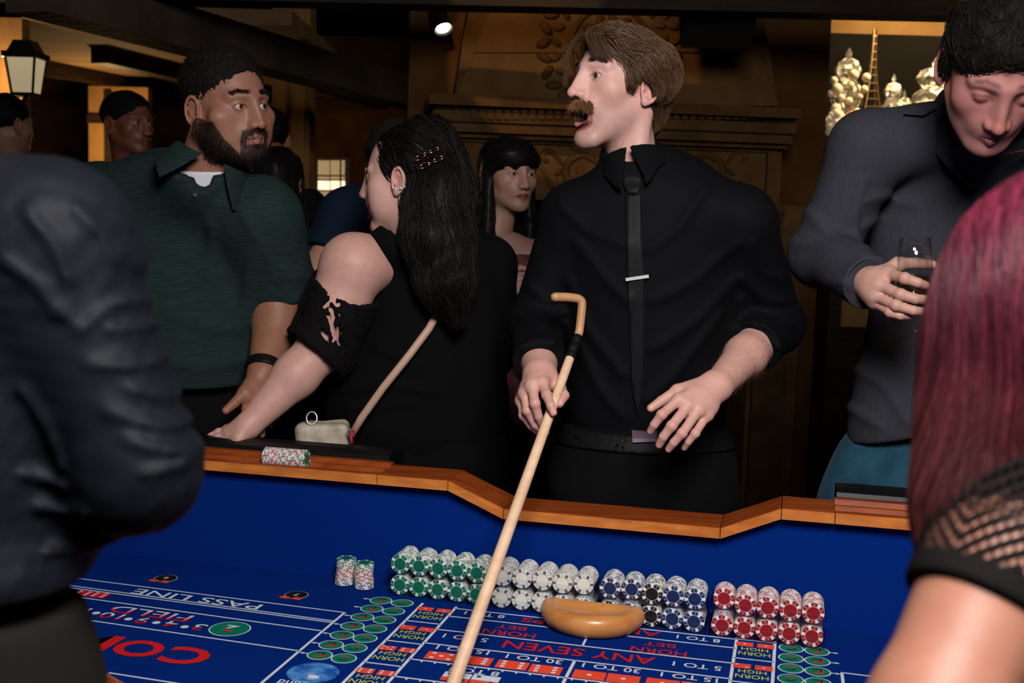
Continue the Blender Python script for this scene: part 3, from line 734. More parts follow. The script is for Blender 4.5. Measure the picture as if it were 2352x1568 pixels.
for px in ((719,1545),):
    x, y = tab(*px); disc(x, y, .043, M_globe, 'globe', .0006, 36); disc(x+.008, y-.016, .020, M_lblue, 'globe_glow', .0009, 24, .7); disc(x+.008, y-.017, .010, M_white, 'globe_glow', .0011, 24, .7)
    text('Around', x+.002, y-.052, .080, .020, M_white); text('World', x+.002, y-.078, .070, .020, M_white)

# ---------------------------------------------------------------- chips
def chip_mat(name, centre, rim, insert, suit, edge, mark):
    m = bpy.data.materials.new(name); m.use_nodes = True; nt = m.node_tree; N = nt.nodes; L = nt.links; b = N['Principled BSDF']
    b.inputs['Roughness'].default_value = .42
    tc = N.new('ShaderNodeTexCoord'); sx = N.new('ShaderNodeSeparateXYZ'); L.new(tc.outputs['Object'], sx.inputs[0])
    def mt(op, a, bb=None, c=None):
        n = N.new('ShaderNodeMath'); n.operation = op
        for i, v in enumerate((a, bb, c)):
            if v is None: continue
            if isinstance(v, (int, float)): n.inputs[i].default_value = v
            else: L.new(v, n.inputs[i])
        return n.outputs[0]
    def mixc(fac, a, bcol):
        n = N.new('ShaderNodeMix'); n.data_type = 'RGBA'; L.new(fac, n.inputs[0])
        for i, v in ((6, a), (7, bcol)):
            if isinstance(v, tuple): n.inputs[i].default_value = (*v, 1)
            else: L.new(v, n.inputs[i])
        return n.outputs[2]
    x, y, z = sx.outputs
    r = mt('SQRT', mt('ADD', mt('MULTIPLY', x, x), mt('MULTIPLY', y, y)))
    a = mt('ARCTAN2', y, x); f = mt('FRACT', mt('ADD', mt('MULTIPLY', a, 6/(2*math.pi)), 3.0))
    ins = mt('LESS_THAN', mt('ABSOLUTE', mt('SUBTRACT', f, .5)), .165)
    rimc = mixc(ins, rim, insert)
    # little suit mark in the middle of each coloured field
    f2 = mt('FRACT', mt('ADD', f, .5)); u = mt('MULTIPLY', mt('ABSOLUTE', mt('SUBTRACT', f2, .5)), .0165*2*math.pi/6); v = mt('ABSOLUTE', mt('SUBTRACT', r, .0162))
    su = mt('LESS_THAN', mt('ADD', u, v), .0011); rimc = mixc(su, rimc, suit)
    fd = mt('FRACT', mt('ADD', mt('MULTIPLY', a, 24/(2*math.pi)), 12.0)); dash = mt('MULTIPLY', mt('LESS_THAN', fd, .62), mt('LESS_THAN', mt('ABSOLUTE', mt('SUBTRACT', r, .0124)), .00055))
    face = mixc(mt('LESS_THAN', r, .0126), rimc, centre); face = mixc(dash, face, insert)
    box = mt('MULTIPLY', mt('LESS_THAN', mt('ABSOLUTE', mt('SUBTRACT', f2, .5)), .13), mt('LESS_THAN', mt('ABSOLUTE', z), .0009))
    col = mt('LESS_THAN', mt('ABSOLUTE', mt('SUBTRACT', f2, .5)), .21)
    side = mixc(mt('MULTIPLY', col, mt('SUBTRACT', 1.0, box)), edge, mark)
    fin = mixc(mt('GREATER_THAN', r, .01915), face, side)
    L.new(fin, b.inputs['Base Color']); return m
WHT = (.74,.72,.68)
CH = {'green': chip_mat('chip_green', (.0,.12,.075), (.0,.13,.08), WHT, WHT, WHT, (.0,.16,.10)),
      'grey': chip_mat('chip_grey', (.76,.73,.64), WHT, (.11,.12,.12), (.06,.06,.06), WHT, (.11,.12,.12)),
      'blue': chip_mat('chip_blue', (.006,.02,.085), (.008,.025,.11), WHT, WHT, WHT, (.01,.04,.14)),
      'black': chip_mat('chip_black', (.006,.006,.008), (.008,.008,.01), WHT, WHT, WHT, (.015,.02,.03)),
      'red': chip_mat('chip_red', (.26,.006,.012), (.30,.008,.014), WHT, WHT, WHT, (.38,.01,.02))}
CT = .0033
cm = MB(); cm.lathe([(1e-5,CT/2),(.0124,CT/2),(.0187,CT/2),(.0195,CT/2-.0006),(.0195,-CT/2+.0006),(.0187,-CT/2),(1e-5,-CT/2)], 28)
chip_me = {}
for k, m in CH.items():
    me = bpy.data.meshes.new('chip'); me.from_pydata(cm.v, [], cm.f); me.materials.append(m); me.polygons.foreach_set('use_smooth', [False]*len(me.polygons)); me.update(); chip_me[k] = me
def chip(kind, loc, axis, label, group, spin=None):
    o = bpy.data.objects.new('poker_chip', chip_me[kind]); COL.objects.link(o); o.location = loc
    q = Vector(axis).to_track_quat('Z', 'Y'); o.rotation_mode = 'QUATERNION'; o.rotation_quaternion = q @ Matrix.Rotation(random.uniform(0, 6.28) if spin is None else spin, 3, 'Z').to_quaternion()
    return tag(o, label, 'poker chip', group)
KN = {'green':'green', 'grey':'white and grey', 'blue':'dark blue', 'black':'black', 'red':'red'}
# racks
M_acr = glassy('clear_acrylic', (.97,.98,1.0), .015, .04)
RP = .2107; CP = .0398; rack0 = -.7555; YR = 2.149; RSK = -.054
restV, restF, restM = [], [], []; stuff = {k: MB() for k in CH}
CV = np.array(cm.v)
cols = {0: ['green']*5, 1: ['grey']*5, 2: ['blue','blue','black','blue','blue'], 3: ['red']*5}
low2 = ['black','blue','black','blue','blue']
start = {(1,4): 3, (2,1): 4, (3,0): 7, (1,2): 1, (2,0): 1}
def skew(V): V[:, 1] += RSK*(V[:, 0]-rack0); return V
for rk in range(4):
    x0 = rack0+rk*RP; yrow = YR
    for lev in (0, 1):
        zb = ZF+.001+lev*.0425
        kname = ['green', 'white and grey', 'blue and black', 'red'][rk]
        nb_ = ['the end rack by the chip stacks', 'between the green and blue racks', 'between the white and red racks', 'the end rack without neighbour beyond'][rk]
        rt = tag(empty('chip_rack', tuple(tb1(x0+.1, yrow+.04+RSK*(x0-rack0+.1), zb)), -YAW), '%s clear acrylic chip tray of %s chips' % (['lower','upper'][lev], kname), 'chip tray', 'acrylic chip trays')
        f = lambda V: tb(skew(np.asarray(V, float)+np.array([x0, yrow, zb])))
        w = 5*CP+.006
        mbb = MB().box((0,0,0), (w,.074,.0015), f)
        mbb.build('tray_base', M_acr, rt)
        MB().box((0,0,.0015), (w,.0018,.020), f).build('front_lip', M_acr, rt)
        MB().box((0,.0722,.0015), (w,.074,.030), f).build('back_wall', M_acr, rt)
        for xx in (0, w-.0015): MB().box((xx,.0018,.0015), (xx+.0015,.0722,.026), f).build('end_panel', M_acr, rt)
        for c in range(1, 5): MB().box((.003+c*CP-.0006,.0018,.0015), (.003+c*CP+.0006,.0722,.008), f).build('divider', M_acr, rt)
        for c in range(5):
            kind = cols[rk][c] if not (rk == 2 and lev == 0) else low2[c]
            s = start.get((rk, c), 0) if lev else 0
            n = 20-s
            for i in range(n):
                y = .0025+(i+s)*.00344+CT/2; p = f([(.003+CP*(c+.5), y, .0016+.0197)])[0]+np.array([0,0,random.uniform(0,.0006)])
                if i == 0 or (lev and i < 11):
                    cw = ['first','second','third','fourth','fifth'][c]; near_ = ['counted from chip stacks','counted from green trays','counted from white trays','counted from blue trays'][rk]
                    lab = ('foremost %s chip, %s column of %s tray, %s' if i == 0 else '%s chip on edge, %s column of %s tray, %s') % (KN[kind], cw, 'upper' if lev else 'lower', near_)
                    chip(kind, p, tuple(-TYv), lab, '%s poker chips of the %s column, %s %s tray%s' % (KN[kind], cw, kname, 'upper' if lev else 'lower', ', foremost' if i == 0 else ''))
                else:
                    a = random.uniform(0, 6.28); R = np.stack([TXv*math.cos(a)+np.array([0,0,1])*math.sin(a), -TXv*math.sin(a)+np.array([0,0,1])*math.cos(a), -TYv], 1)
                    stuff[kind].v.append((p, R))
# remaining chips deep in the trays: one object, pattern carried in stored chip coordinates
def stuff_obj():
    Vs = []; Fs = []; MI = []; b = 0; LC = []
    for mi, k in enumerate(CH):
        for p, R in stuff[k].v:
            Vs.append(CV@R.T+p); LC.append(CV); Fs += [[i+b for i in q] for q in cm.f]; MI += [mi]*len(cm.f); b += len(CV)
    o = mk('poker_chips', np.concatenate(Vs), Fs, [CH2[k] for k in CH], None, False)
    o.data.polygons.foreach_set('material_index', MI)
    at_ = o.data.attributes.new('chipco', 'FLOAT_VECTOR', 'POINT'); at_.data.foreach_set('vector', np.concatenate(LC).astype(np.float32).ravel())
    return tag(o, 'densely packed poker chips filling the back of the acrylic trays', 'poker chips', None, 'stuff')
CH2 = {}
for k, m in CH.items():
    m2 = m.copy(); nt = m2.node_tree; t = [n for n in nt.nodes if n.type == 'TEX_COORD'][0]; s = [n for n in nt.nodes if n.type == 'SEPXYZ'][0]
    a = nt.nodes.new('ShaderNodeAttribute'); a.attribute_name = 'chipco'; nt.links.new(a.outputs['Vector'], s.inputs[0]); CH2[k] = m2
stuff_obj()
# two stacks on the felt
for (px, py, off, seq, lab) in [(790,1341,0,['blue']*2+['grey']+['blue']+['grey']+['red']*6+['green']*5,'stack of chips farther from the rack row'), (836,1350,0,['blue']*4+['grey']+['red']*6+['green']*4,'stack of chips nearer the green rack')]:
    x, y = tab(px, py); lx = ly = 0
    for i, k in enumerate(seq):
        lx += random.uniform(-.0006,.0012) if px < 800 else random.uniform(-.0006,.0006); ly += random.uniform(-.0005,.0005)
        chip(k, tb1(x+lx, y+ly, ZF+.0018+CT/2+i*(CT+.00008)), (0,0,1), '%s poker chip in the standing %s' % (KN[k], lab), 'chips of the '+lab)
# chips lying on edge in the rail groove
xa, _ = tab(622,1034,.97); xb, _ = tab(716,1040,.97)
ng = 26
for i in range(ng):
    k = 'blue' if i < 2 else ('green' if i in (10,13,16,19,22) or i > 23 else ('red' if i % 5 != 4 else 'grey'))
    x = xa+(xb-xa)*i/(ng-1)
    chip(k, tb1(x, 2.229, .95-.0085+.0205), tuple(TXv), '%s poker chip lying on edge in the wooden rail groove' % KN[k], 'chips lying in the wooden rail groove')

# half round wooden dice bowl
M_bowl = mat('bowl_wood', (.62,.27,.075), .38, noise=(9, (.48,.18,.045), 6, (1,5,3)), coat=.3)
bx, by = tab(1359,1440)
bw = SD(); c0 = tb1(-.338, 2.112, ZF+.001)
RB = np.stack([TXv, TYv, [0,0,1]], 1)
bw.u(ell(c0+np.array([0,0,.024]), (.098,.098,.046), RB)); bw.i(half(c0+TYv*.002, TYv), .010); bw.i(half(c0+np.array([0,0,.044]), (0,0,1)), .010); bw.i(half(c0+np.array([0,0,.0]), (0,0,-1)), .004)
bw.s(ell(c0-TYv*.040+np.array([0,0,.052]), (.074,.032,.020), RB), .008)
V, Q = sdf_mesh(bw, c0-.12, c0+.12, .0022)
tag(mk('dice_bowl', V, Q, M_bowl), 'half round polished wooden dice bowl in front of the chip racks', 'bowl')
# ================================================================== people: shared builders
M_skin = mat('skin', (.6,.4,.3), .50, attr='Col', sss=.12, bump=[(420, .12, .0012), (90, .10, .002)], noise=(55, (.93,.90,.88)), spec=.35)
M_sclera = mat('eye_white', (.36,.32,.31), .25, spec=.4); M_iris = mat('iris', (.03,.015,.008), .2, spec=.5); M_pupil = mat('pupil', (.004,.004,.004), .1, spec=.8)
def hairmat(name, rough=.38, spec=.5): return mat(name, (.1,.1,.1), rough, attr='Col', spec=spec, bump=[(300, .25, .001, (1,1,.15))])
M_hair = hairmat('hair_dark', .42, .3); M_hairk = hairmat('hair_black', .42, .10); M_hairm = hairmat('hair_matte', .7, .06)
def cloth(name, base, rough=.75, sheen=.2, scale=900, bump=.25, noise=None, spec=.06):
    return mat(name, base, rough, sheen=sheen, spec=spec, bump=[(scale, bump, .0006), (22, .16, .006), (60, .12, .002)], noise=noise)

def place(R, s, local, px, py, Y): return at(px, py, Y)-R@np.array(local)*s
def head_field(o):
    """implicit human head, metres, y forward, z up, eyes at z = 0"""
    j = o.get('open', 0.)*.024; jw = o.get('jaw', 1.); nz = o.get('nose', 1.); fat = o.get('fat', 0.); fem = o.get('fem', 0)
    d = SD()
    d.u(ell((0,-.014,.033), (.0765,.098,.086)))
    d.u(ell((0,.022,-.018), (.066,.069,.082)), .03)
    d.u(ell((0,.030,-.066-j*.5), (.051*jw+fat, .054, .046)), .03)
    for s in (-1, 1):
        d.u(cap((s*.051*jw,-.006,-.052), (s*.020*jw,.066-j*.3,-.100-j), .0165+fat*.6, .0145+fat*.4), .026)
        d.u(ell((s*(.046+fat),.052,-.026), (.020+fat*.5,.020,.020)), .026)
        if fat: d.u(ell((s*.046,.040,-.062), (.024,.028,.030)), .03)
        d.u(cap((s*.012,.0865,.0185), (s*.047,.070,.0175), .0085-.002*fem), .016)
    d.u(ell((0,.078-j*.35,-.103-j), (.019,.0155,.0155)), .022)
    d.u(ell((0,.076,-.058), (.030,.019,.022)), .022)
    for s in (-1, 1):
        d.s(ell((s*.033,.106,-.003), (.020,.0215,.0135)), .016)
        d.u(ell((s*.032,.0745,-.0035), (.0148,.0142,.0132)), .0045)
        a = .0052*o.get('eye', 1.)
        if a > 0: d.s(ell((s*.032,.0895,-.0042), (.0172,.0115,a*1.08)), .0016)
    n = nz
    d.u(cap((0,.0925,.014), (0,.0880+.0220*n,-.036), .0062, .0074), .013)
    d.u(cap((0,.0840,.012), (0,.0985,-.036), .0072, .0105), .012)
    d.u(cap((0,.0800,.000), (0,.0900,-.036), .0090, .0135), .012)
    d.u(ell((0,.0875+.0230*n,-.0425), (.0100,.0100,.0090)), .008)
    for s in (-1, 1):
        d.u(ell((s*.0130,.0990,-.0435), (.0080,.0115,.0078)), .007)
        d.s(ell((s*.0065,.1070,-.0510), (.0036,.0060,.0040)), .003)
    # lips
    if j > 0:
        for s in (-1, 1):
            d.u(cap((s*.0255,.0790,-.075-j*.35), (0,.0970,-.0655), .0044, .0050), .006)
            d.u(cap((s*.0245,.0780,-.077-j*.5), (0,.0915,-.0775-j*.90), .0042, .0050), .006)
        d.s(ell((0,.092,-.0715-j*.48), (.0225,.036,.0030+j*.46)), .003)
    else:
        for s in (-1, 1):
            d.u(cap((s*.0215,.0825,-.0715), (s*.003,.0955,-.0675), .0040, .0052), .006)
            d.u(cap((s*.0190,.0825,-.0735), (0,.0945,-.0780), .0042, .0064), .006)
            d.s(cap((s*.0235,.0850,-.0722), (0,.1005,-.0722), .0016, .0019), .0025)
    # ears
    for s in (-1, 1):
        a = s*.30; Re = np.array([[math.cos(a), -math.sin(a), 0], [math.sin(a), math.cos(a), 0], [0, 0, 1]])
        ce = np.array([s*.0775,-.014,-.012])
        d.u(ell(ce, (.0065,.0165,.0285), Re), .007)
        def ring(P, ce=ce, Re=Re, s=s):
            p = (P-vec(ce))@vec(Re); y = p[:, 1]/.0165; z = p[:, 2]/.0285; q = np.sqrt(y*y+z*z)+1e-6
            dr = (q-1)*.0205; dx = p[:, 0]-s*.008
            return np.sqrt(dr*dr+dx*dx)-.0034
        d.u(ring, .003)
        d.s(ell(ce+Re@np.array([s*.012,.001,-.002]), (.0085,.0080,.0150), Re), .004)
        d.u(ell(ce+Re@np.array([s*.006,.006,-.029]), (.0045,.0075,.0085), Re), .006)
        d.u(ell(ce+Re@np.array([s*.006,.012,-.004]), (.0045,.0040,.0060), Re), .003)
    return d
def xf(f, c, R, s):
    c = vec(c); R = vec(R); return lambda P: f(((P-c)@R/np.float32(s)).astype(np.float32))*np.float32(s)
def loc(P, c, R, s): return ((P-vec(c))@vec(R)/s).astype(np.float32)
def band(x, a, b, e): return np.clip((x-a)/e, 0, 1)*np.clip((b-x)/e, 0, 1)
def skin_col(L, base, o):
    """natural skin colouring plus painted shade in mouth and nostrils, in head coordinates"""
    x, y, z = L[:, 0], L[:, 1], L[:, 2]; ax = np.abs(x); j = o.get('open', 0.)*.024
    C = np.tile(np.array(base, np.float32), (len(L), 1))
    red = np.array(o.get('flush', (1.12,.80,.76)), np.float32)
    def mixin(mask, col, mult=False):
        nonlocal C
        m = np.clip(mask, 0, 1)[:, None].astype(np.float32); C = C*(1-m)+(C*col if mult else np.array(col, np.float32))*m
    g = lambda cx, cy, cz, r: np.exp(-(((ax-cx)**2+(y-cy)**2+(z-cz)**2)/r**2))
    mixin(.35*g(.045,.06,-.03,.026)+.6*g(0,.118,-.04,.018)+.7*g(.085,-.015,-.012,.03), red, True)
    lip = o.get('lip', np.array(base)*np.array([.82,.42,.42]))
    if j > 0:
        lm = band(z, -.086-j*1.0, -.0625, .003)*(ax < .0225)*np.clip((y-.0845+.25*ax)/.004, 0, 1)
        q = np.sqrt((ax/.0255)**2+((z+.0715+j*.48)/(.012+j*.5))**2)
        mixin((q < 1.24)*(y > .072), lip); mixin((q < 1.0)*(y < .0885)*(y > .03), (.012,.003,.003))  # lip tint, then the dark inside the open mouth painted as shade
        mixin((q < .9)*(y < .090)*(z < -.078-j*.55)*(y > .04)*.6, (.24,.06,.06))
    else:
        q = np.sqrt((ax/.0225)**2+((z+.0725)/.0095)**2); mixin(np.clip((1.05-q)/.15, 0, 1)*(y > .082), lip)
        mixin(np.clip(1-np.abs(z+.0722)/.0016, 0, 1)*(ax < .0235)*(y > .078)*.7, np.array(lip)*.35)  # crease between closed lips painted darker, as shade
    # eye rims and sockets
    e = np.sqrt(((ax-.032)/.016)**2+((z+.004)/.0075)**2); mixin(np.clip((1.25-e)/.3, 0, 1)*(y > .07)*.55, np.array([.62,.45,.42]), True)
    e2 = np.sqrt(((ax-.032)/.0150)**2+((z+.0042)/.0058)**2); mixin((np.abs(e2-1) < .16)*(y > .079)*(z > -.0042)*o.get('lash', .45), (.03,.018,.014))
    # brows (pigment under the hairs)
    br = .0255+.10*(ax-.014)*(ax < .036)-.22*np.maximum(ax-.036, 0)
    mixin(np.clip(1-np.abs(z-br)/.0055, 0, 1)*band(ax, .010, .053, .006)*(y > .05)*.55*o.get('brow', .6), o.get('browc', (.05,.03,.02)))
    # stubble / beard shade
    if o.get('stubble', 0):
        jawm = np.clip((-.045-z+.35*np.maximum(.02-y, 0))/.02, 0, 1)*np.clip((y+.01)/.03, 0, 1)*np.clip((z+.135+j)/.015, 0, 1)*(1-np.exp(-((x/.024)**2+((z+.073+j*.4)/.018)**2)))
        mixin(jawm*o['stubble'], o.get('stubblec', (.16,.09,.06)))
    mixin(((ax < .012)*(z < -.047)*(z > -.054)*(y > .098)*(y < .113)).astype(np.float32)*.75, (.05,.02,.015))  # nostril shade painted into the skin colour
    return C
def eyes(parent, c, R, s, gaze, iris=M_iris, lim=None):
    g = np.array(gaze, float); g /= np.linalg.norm(g)
    for sg in (-1, 1):
        ce = np.array(c)+R@np.array([sg*.032,.0745,-.0035])*s; B = basis(g); B = B[:, [0,2,1]]; r = .0124*s
        a = np.linspace(0, math.pi, 20); mb = MB()
        mb.lathe([(max(r*math.sin(t), 1e-5), r*math.cos(t)) for t in a], 20, ce, B)
        o = mb.build('eye', [M_sclera, iris, M_pupil], parent, True)
        for p in o.data.polygons:
            cen = np.mean([mb.v[i] for i in p.vertices], 0)-ce; t = math.acos(np.clip(cen@g/np.linalg.norm(cen), -1, 1))
            p.material_index = 2 if t < .19 else (1 if t < .48 else 0)
def limb(sd, pts, rads, k=.02):
    for i in range(len(pts)-1): sd.u(cap(pts[i], pts[i+1], rads[i], rads[i+1]), k if i else k)
    return sd
def hand_field(wrist, fingers, thumb, s=1., palm=.0135):
    """fingers: four lists [knuckle, joint, joint, tip]; thumb: [base, knuckle, joint, tip]; fingers stay separate"""
    w = SD(); W0 = np.array(wrist)
    kn = [np.array(f[0]) for f in fingers]
    for i, f in enumerate(fingers):
        w.u(cap(W0+(kn[i]-W0)*.12, kn[i], palm*1.25*s, palm*.86*s), .018*s)
    for a, b in zip(kn[:-1], kn[1:]):
        w.u(cap(W0+(a-W0)*.6, W0+(b-W0)*.75, palm*.95*s), .014*s); w.u(cap(a, b, .0098*s), .006*s)
    T = [np.array(t) for t in thumb]
    w.u(cap(W0+(T[0]-W0)*.5, T[1], .0165*s, .0125*s), .016*s)
    fs = []
    R = [(.0098,.0090,.0082,.0070), (.0100,.0092,.0084,.0072), (.0096,.0088,.0080,.0068), (.0086,.0078,.0070,.0060)]
    for i, f in enumerate(fingers):
        g = SD(); r = [q*s for q in R[i]]
        for a in range(3): g.u(cap(f[a], f[a+1], r[a], r[a+1]), .002)
        g.u(ell(f[1], [r[1]*1.10]*3), .004*s); g.u(ell(f[0], [r[0]*1.12]*3), .005*s)
        fs.append(g)
    g = SD(); r = [.0125*s, .0110*s, .0098*s, .0080*s]
    for a in range(1, 3): g.u(cap(T[a], T[a+1], r[a], r[a+1]), .002)
    fs.append(g)
    def f(P):
        d = w(P); e = fs[0](P)
        for q in fs[1:]: e = smin(e, q(P), .0012)
        return smin(d, e, .007*s)
    return f
def nails(fingers_tips, parent, base, camdir=None):
    pass
def bounds(pts, pad):
    P = np.array(pts); return P.min(0)-pad, P.max(0)+pad
def drape(name, outline, bvh, off, thick, m, parent, step=6, smooth=True):
    """a piece of cloth or metal lying on a surface: outline in picture coordinates, depth from the surface it lies on"""
    O = np.array(outline, float); lo = O.min(0); hi = O.max(0)
    def inside(x, y):
        c = False; n = len(O)
        for i in range(n):
            x0, y0 = O[i]; x1, y1 = O[(i+1) % n]
            if (y0 > y) != (y1 > y) and x < (x1-x0)*(y-y0)/(y1-y0)+x0: c = not c
        return c
    bm_pts = []; 
    for i in range(len(O)):
        a = O[i]; b = O[(i+1) % len(O)]; n = max(1, int(np.linalg.norm(b-a)/step))
        for k in range(n): bm_pts.append(a+(b-a)*k/n)
    nb_ = len(bm_pts)
    y = lo[1]+step/2
    while y < hi[1]:
        x = lo[0]+step/2
        while x < hi[0]:
            if inside(x, y) and min(np.hypot(q[0]-x, q[1]-y) for q in bm_pts[:nb_]) > step*.6: bm_pts.append(np.array([x, y]))
            x += step
        y += step
    from mathutils.geometry import delaunay_2d_cdt
    vs_, es, fs, *_ = delaunay_2d_cdt([Vector(p) for p in bm_pts], [(i, (i+1) % nb_) for i in range(nb_)], [list(range(nb_))], 1, 1e-4)
    hits = []; last = None; miss = []
    for p in vs_:
        d = ray(p[0], p[1]); d = d/np.linalg.norm(d); h = bvh.ray_cast(Vector(CC), Vector(d))
        if h[0] is None: hits.append(None)
        else: hits.append((h[3], d))
    ok = [h[0] for h in hits if h]; md = float(np.median(ok)) if ok else 2.5
    V = []
    for p, h in zip(vs_, hits):
        d = ray(p[0], p[1]); d = d/np.linalg.norm(d); t = h[0] if (h and abs(h[0]-md) < .25) else md
        V.append(CC+d*(t-off))
    okv = [bool(h and abs(h[0]-md) < .12) for h in hits]
    fs = [f for f in fs if all(okv[i] for i in f)]
    V = np.array(V)
    # relax depth so the piece hangs smoothly
    nbr = [set() for _ in V]
    for f in fs:
        for i in range(len(f)): nbr[f[i]].add(f[(i+1) % len(f)]); nbr[f[(i+1) % len(f)]].add(f[i])
    dep = np.linalg.norm(V-CC, axis=1)
    for _ in range(3): dep = np.array([min(dep[i]+.0015, .5*dep[i]+.5*np.mean([dep[q] for q in nbr[i]])) if nbr[i] else dep[i] for i in range(len(V))])
    D = (V-CC)/np.linalg.norm(V-CC, axis=1)[:, None]; V = CC+D*dep[:, None]
    n = len(V); B = V+D*thick
    F = [list(f)[::-1] for f in fs]+[[i+n for i in f] for f in fs]
    cnt = {}
    for f in fs:
        for i in range(len(f)):
            e = (f[i], f[(i+1) % len(f)]); cnt[e] = cnt.get(e, 0)+1
    for (a, b) in list(cnt):
        if (b, a) not in cnt: F.append((a, b, b+n, a+n))
    return mk(name, np.concatenate([V, B]), F, m, parent, smooth)
def hair_strands(name, sd, V, mask, n, flow, steps, step, r0, r1, colour, m, parent, off=(-.004,.004), jit=.25, prof=None, var=.35):
    roots = pick(V, mask, n); offs = RNG.uniform(off[0], off[1], n).astype(np.float32)
    P = comb(sd, roots, flow, steps, step, offs, jit)
    Vs, F = strand_mesh(P, r0, r1, 3, prof); k = P.shape[1]*3
    cv = np.array(colour)[None]*np.exp(RNG.normal(0, var, (n,1))); C = np.repeat(cv, k, 0)
    return mk(name, Vs, F, m, parent, True, C)
def short_strands(name, roots, normals, direction, length, n_seg, r0, colour, m, parent, curl=.2, var=.3, lift=.35):
    N = len(roots); d = direction(roots)+normals*lift+RNG.normal(size=(N,3))*curl; d /= np.linalg.norm(d, axis=1, keepdims=True)+1e-9
    L = length*RNG.uniform(.6, 1.2, (N,1)); t = np.linspace(0, 1, n_seg)[None, :, None]
    bend = RNG.normal(size=(N,3))*curl*.6
    P = roots[:, None]-normals[:, None]*.001+d[:, None]*L[:, None]*t+bend[:, None]*L[:, None]*t**2
    V, F = strand_mesh(P, r0, r0*.3); C = np.repeat(np.array(colour)[None]*np.exp(RNG.normal(0, var, (N,1))), n_seg*3, 0)
    return mk(name, V, F, m, parent, True, C)
def sleeve(pts, rads, k=.03):
    """sleeve of a shirt, cut flat at its far end"""
    s = SD()
    for i in range(len(pts)-1): s.u(cap(pts[i], pts[i+1], rads[i], rads[i+1]), k)
    d = np.array(pts[-1])-np.array(pts[-2]); s.i(half(pts[-1], d), .004)
    return s
def legs(name, hipc, r, m, parent, feet, ztop, h=.011, flare=1., wobs=None):
    s = SD(); s.u(ell(hipc, r))
    for f in feet:
        side = 1 if f[0] > hipc[0] else -1
        hp = (hipc[0]+side*r[0]*.48, hipc[1], hipc[2]-.06); kn = ((hp[0]+f[0])/2, (hp[1]+f[1])/2-.02, .5)
        s.u(cap(hp, kn, .098*flare, .074*flare), .05); s.u(cap(kn, (f[0], f[1], .06), .072*flare, .060*flare), .03)
    s.i(half((0,0,ztop), (0,0,1)), .006); s.i(half((0,0,.035), (0,0,-1)), .006)
    if wobs: s.w(wobs)
    V, Q = sdf_mesh(s, np.array([min([hipc[0]-r[0]]+[f[0]-.13 for f in feet])-.05, min([hipc[1]-r[1]]+[f[1] for f in feet])-.12, 0]), np.array([max([hipc[0]+r[0]]+[f[0]+.13 for f in feet])+.05, max([hipc[1]+r[1]]+[f[1] for f in feet])+.12, ztop+.03]), h)
    o = mk(name, V, Q, m, parent)
    for f in feet:
        sh_ = SD(); fd = np.array(f[2]) if len(f) > 2 else np.array([0,-1.,0]); c = np.array([f[0], f[1], .0])
        sh_.u(cap(c+fd*-.05+np.array([0,0,.045]), c+fd*.13+np.array([0,0,.035]), .042, .036)); sh_.i(half((0,0,.006), (0,0,-1)), .004); sh_.u(cap(c+np.array([0,0,.06]), c+np.array([0,0,.10]), .045), .02)
        V, Q = sdf_mesh(sh_, c+np.array([-.2,-.2,-.01]), c+np.array([.2,.2,.18]), .009); mk('shoe', V, Q, M_shoe, parent)
    return o, s
M_shoe = mat('shoe_leather', (.01,.01,.01), .35, spec=.3)
M_denim = cloth('denim', (.02,.075,.115), .8, .15, 700, .4, noise=(18, (.012,.045,.075)))
M_blacktw = cloth('black_twill', (.0045,.0045,.005), .9, .01)

def fold_lines(segs, Y, amp, width):
    """drawn creases: polylines in picture coordinates at the cloth's distance"""
    S = []
    for pl in segs:
        q = [at(x, y, Y)[[0,2]] for x, y in pl]
        S += [(vec(a), vec(b)) for a, b in zip(q[:-1], q[1:])]
    def f(P):
        p = P[:, [0,2]]; t = np.zeros(len(P), np.float32)
        for a, b in S:
            pa = p-a; ba = b-a; h = np.clip((pa@ba)/float(ba@ba), 0, 1); d2 = ((pa-h[:, None]*ba)**2).sum(1)
            t = np.maximum(t, np.exp(-d2/np.float32(width*width)))
        return -amp*t
    return f
def build_head(R, s, c, nb, HO, skin, res=.003, nr=(.052,.056), extra=None, pad=.15):
    HF = xf(head_field(HO), c, R, s); hd = SD(); hd.u(HF)
    hd.u(cap(c+R@np.array([0,-.024,-.055])*s, nb, nr[0], nr[1]), .03)
    if extra: extra(hd)
    lo, hi = bounds([c, nb], pad); V, Q = sdf_mesh(hd, lo, hi, res)
    L = loc(V, c, R, s); return V, Q, skin_col(L, skin, HO), L, HF
def brows(headV, L, HF, c, R, s, col, n, parent, length=.008, zoff=0.):
    g = grad(HF, headV.astype(np.float32)); ax = np.abs(L[:, 0]); z = L[:, 2]
    br = .0262+zoff+.10*(ax-.014)*(ax < .036)-.22*np.maximum(ax-.036, 0)
    for side in (-1, 1):
        i = np.flatnonzero((np.abs(z-br) < .0042) & (ax > .011) & (ax < .052) & (L[:, 1] > .05) & (L[:, 0]*side > 0)); i = RNG.choice(i, n//2)
        short_strands('eyebrow', headV[i]+RNG.normal(size=(len(i),3))*.0008, g[i], lambda P: side*R[:, 0][None]+R[:, 2][None]*.3+np.zeros((len(P),3)), length, 4, .0004, col, M_hairm, parent, .18, .25, .2)

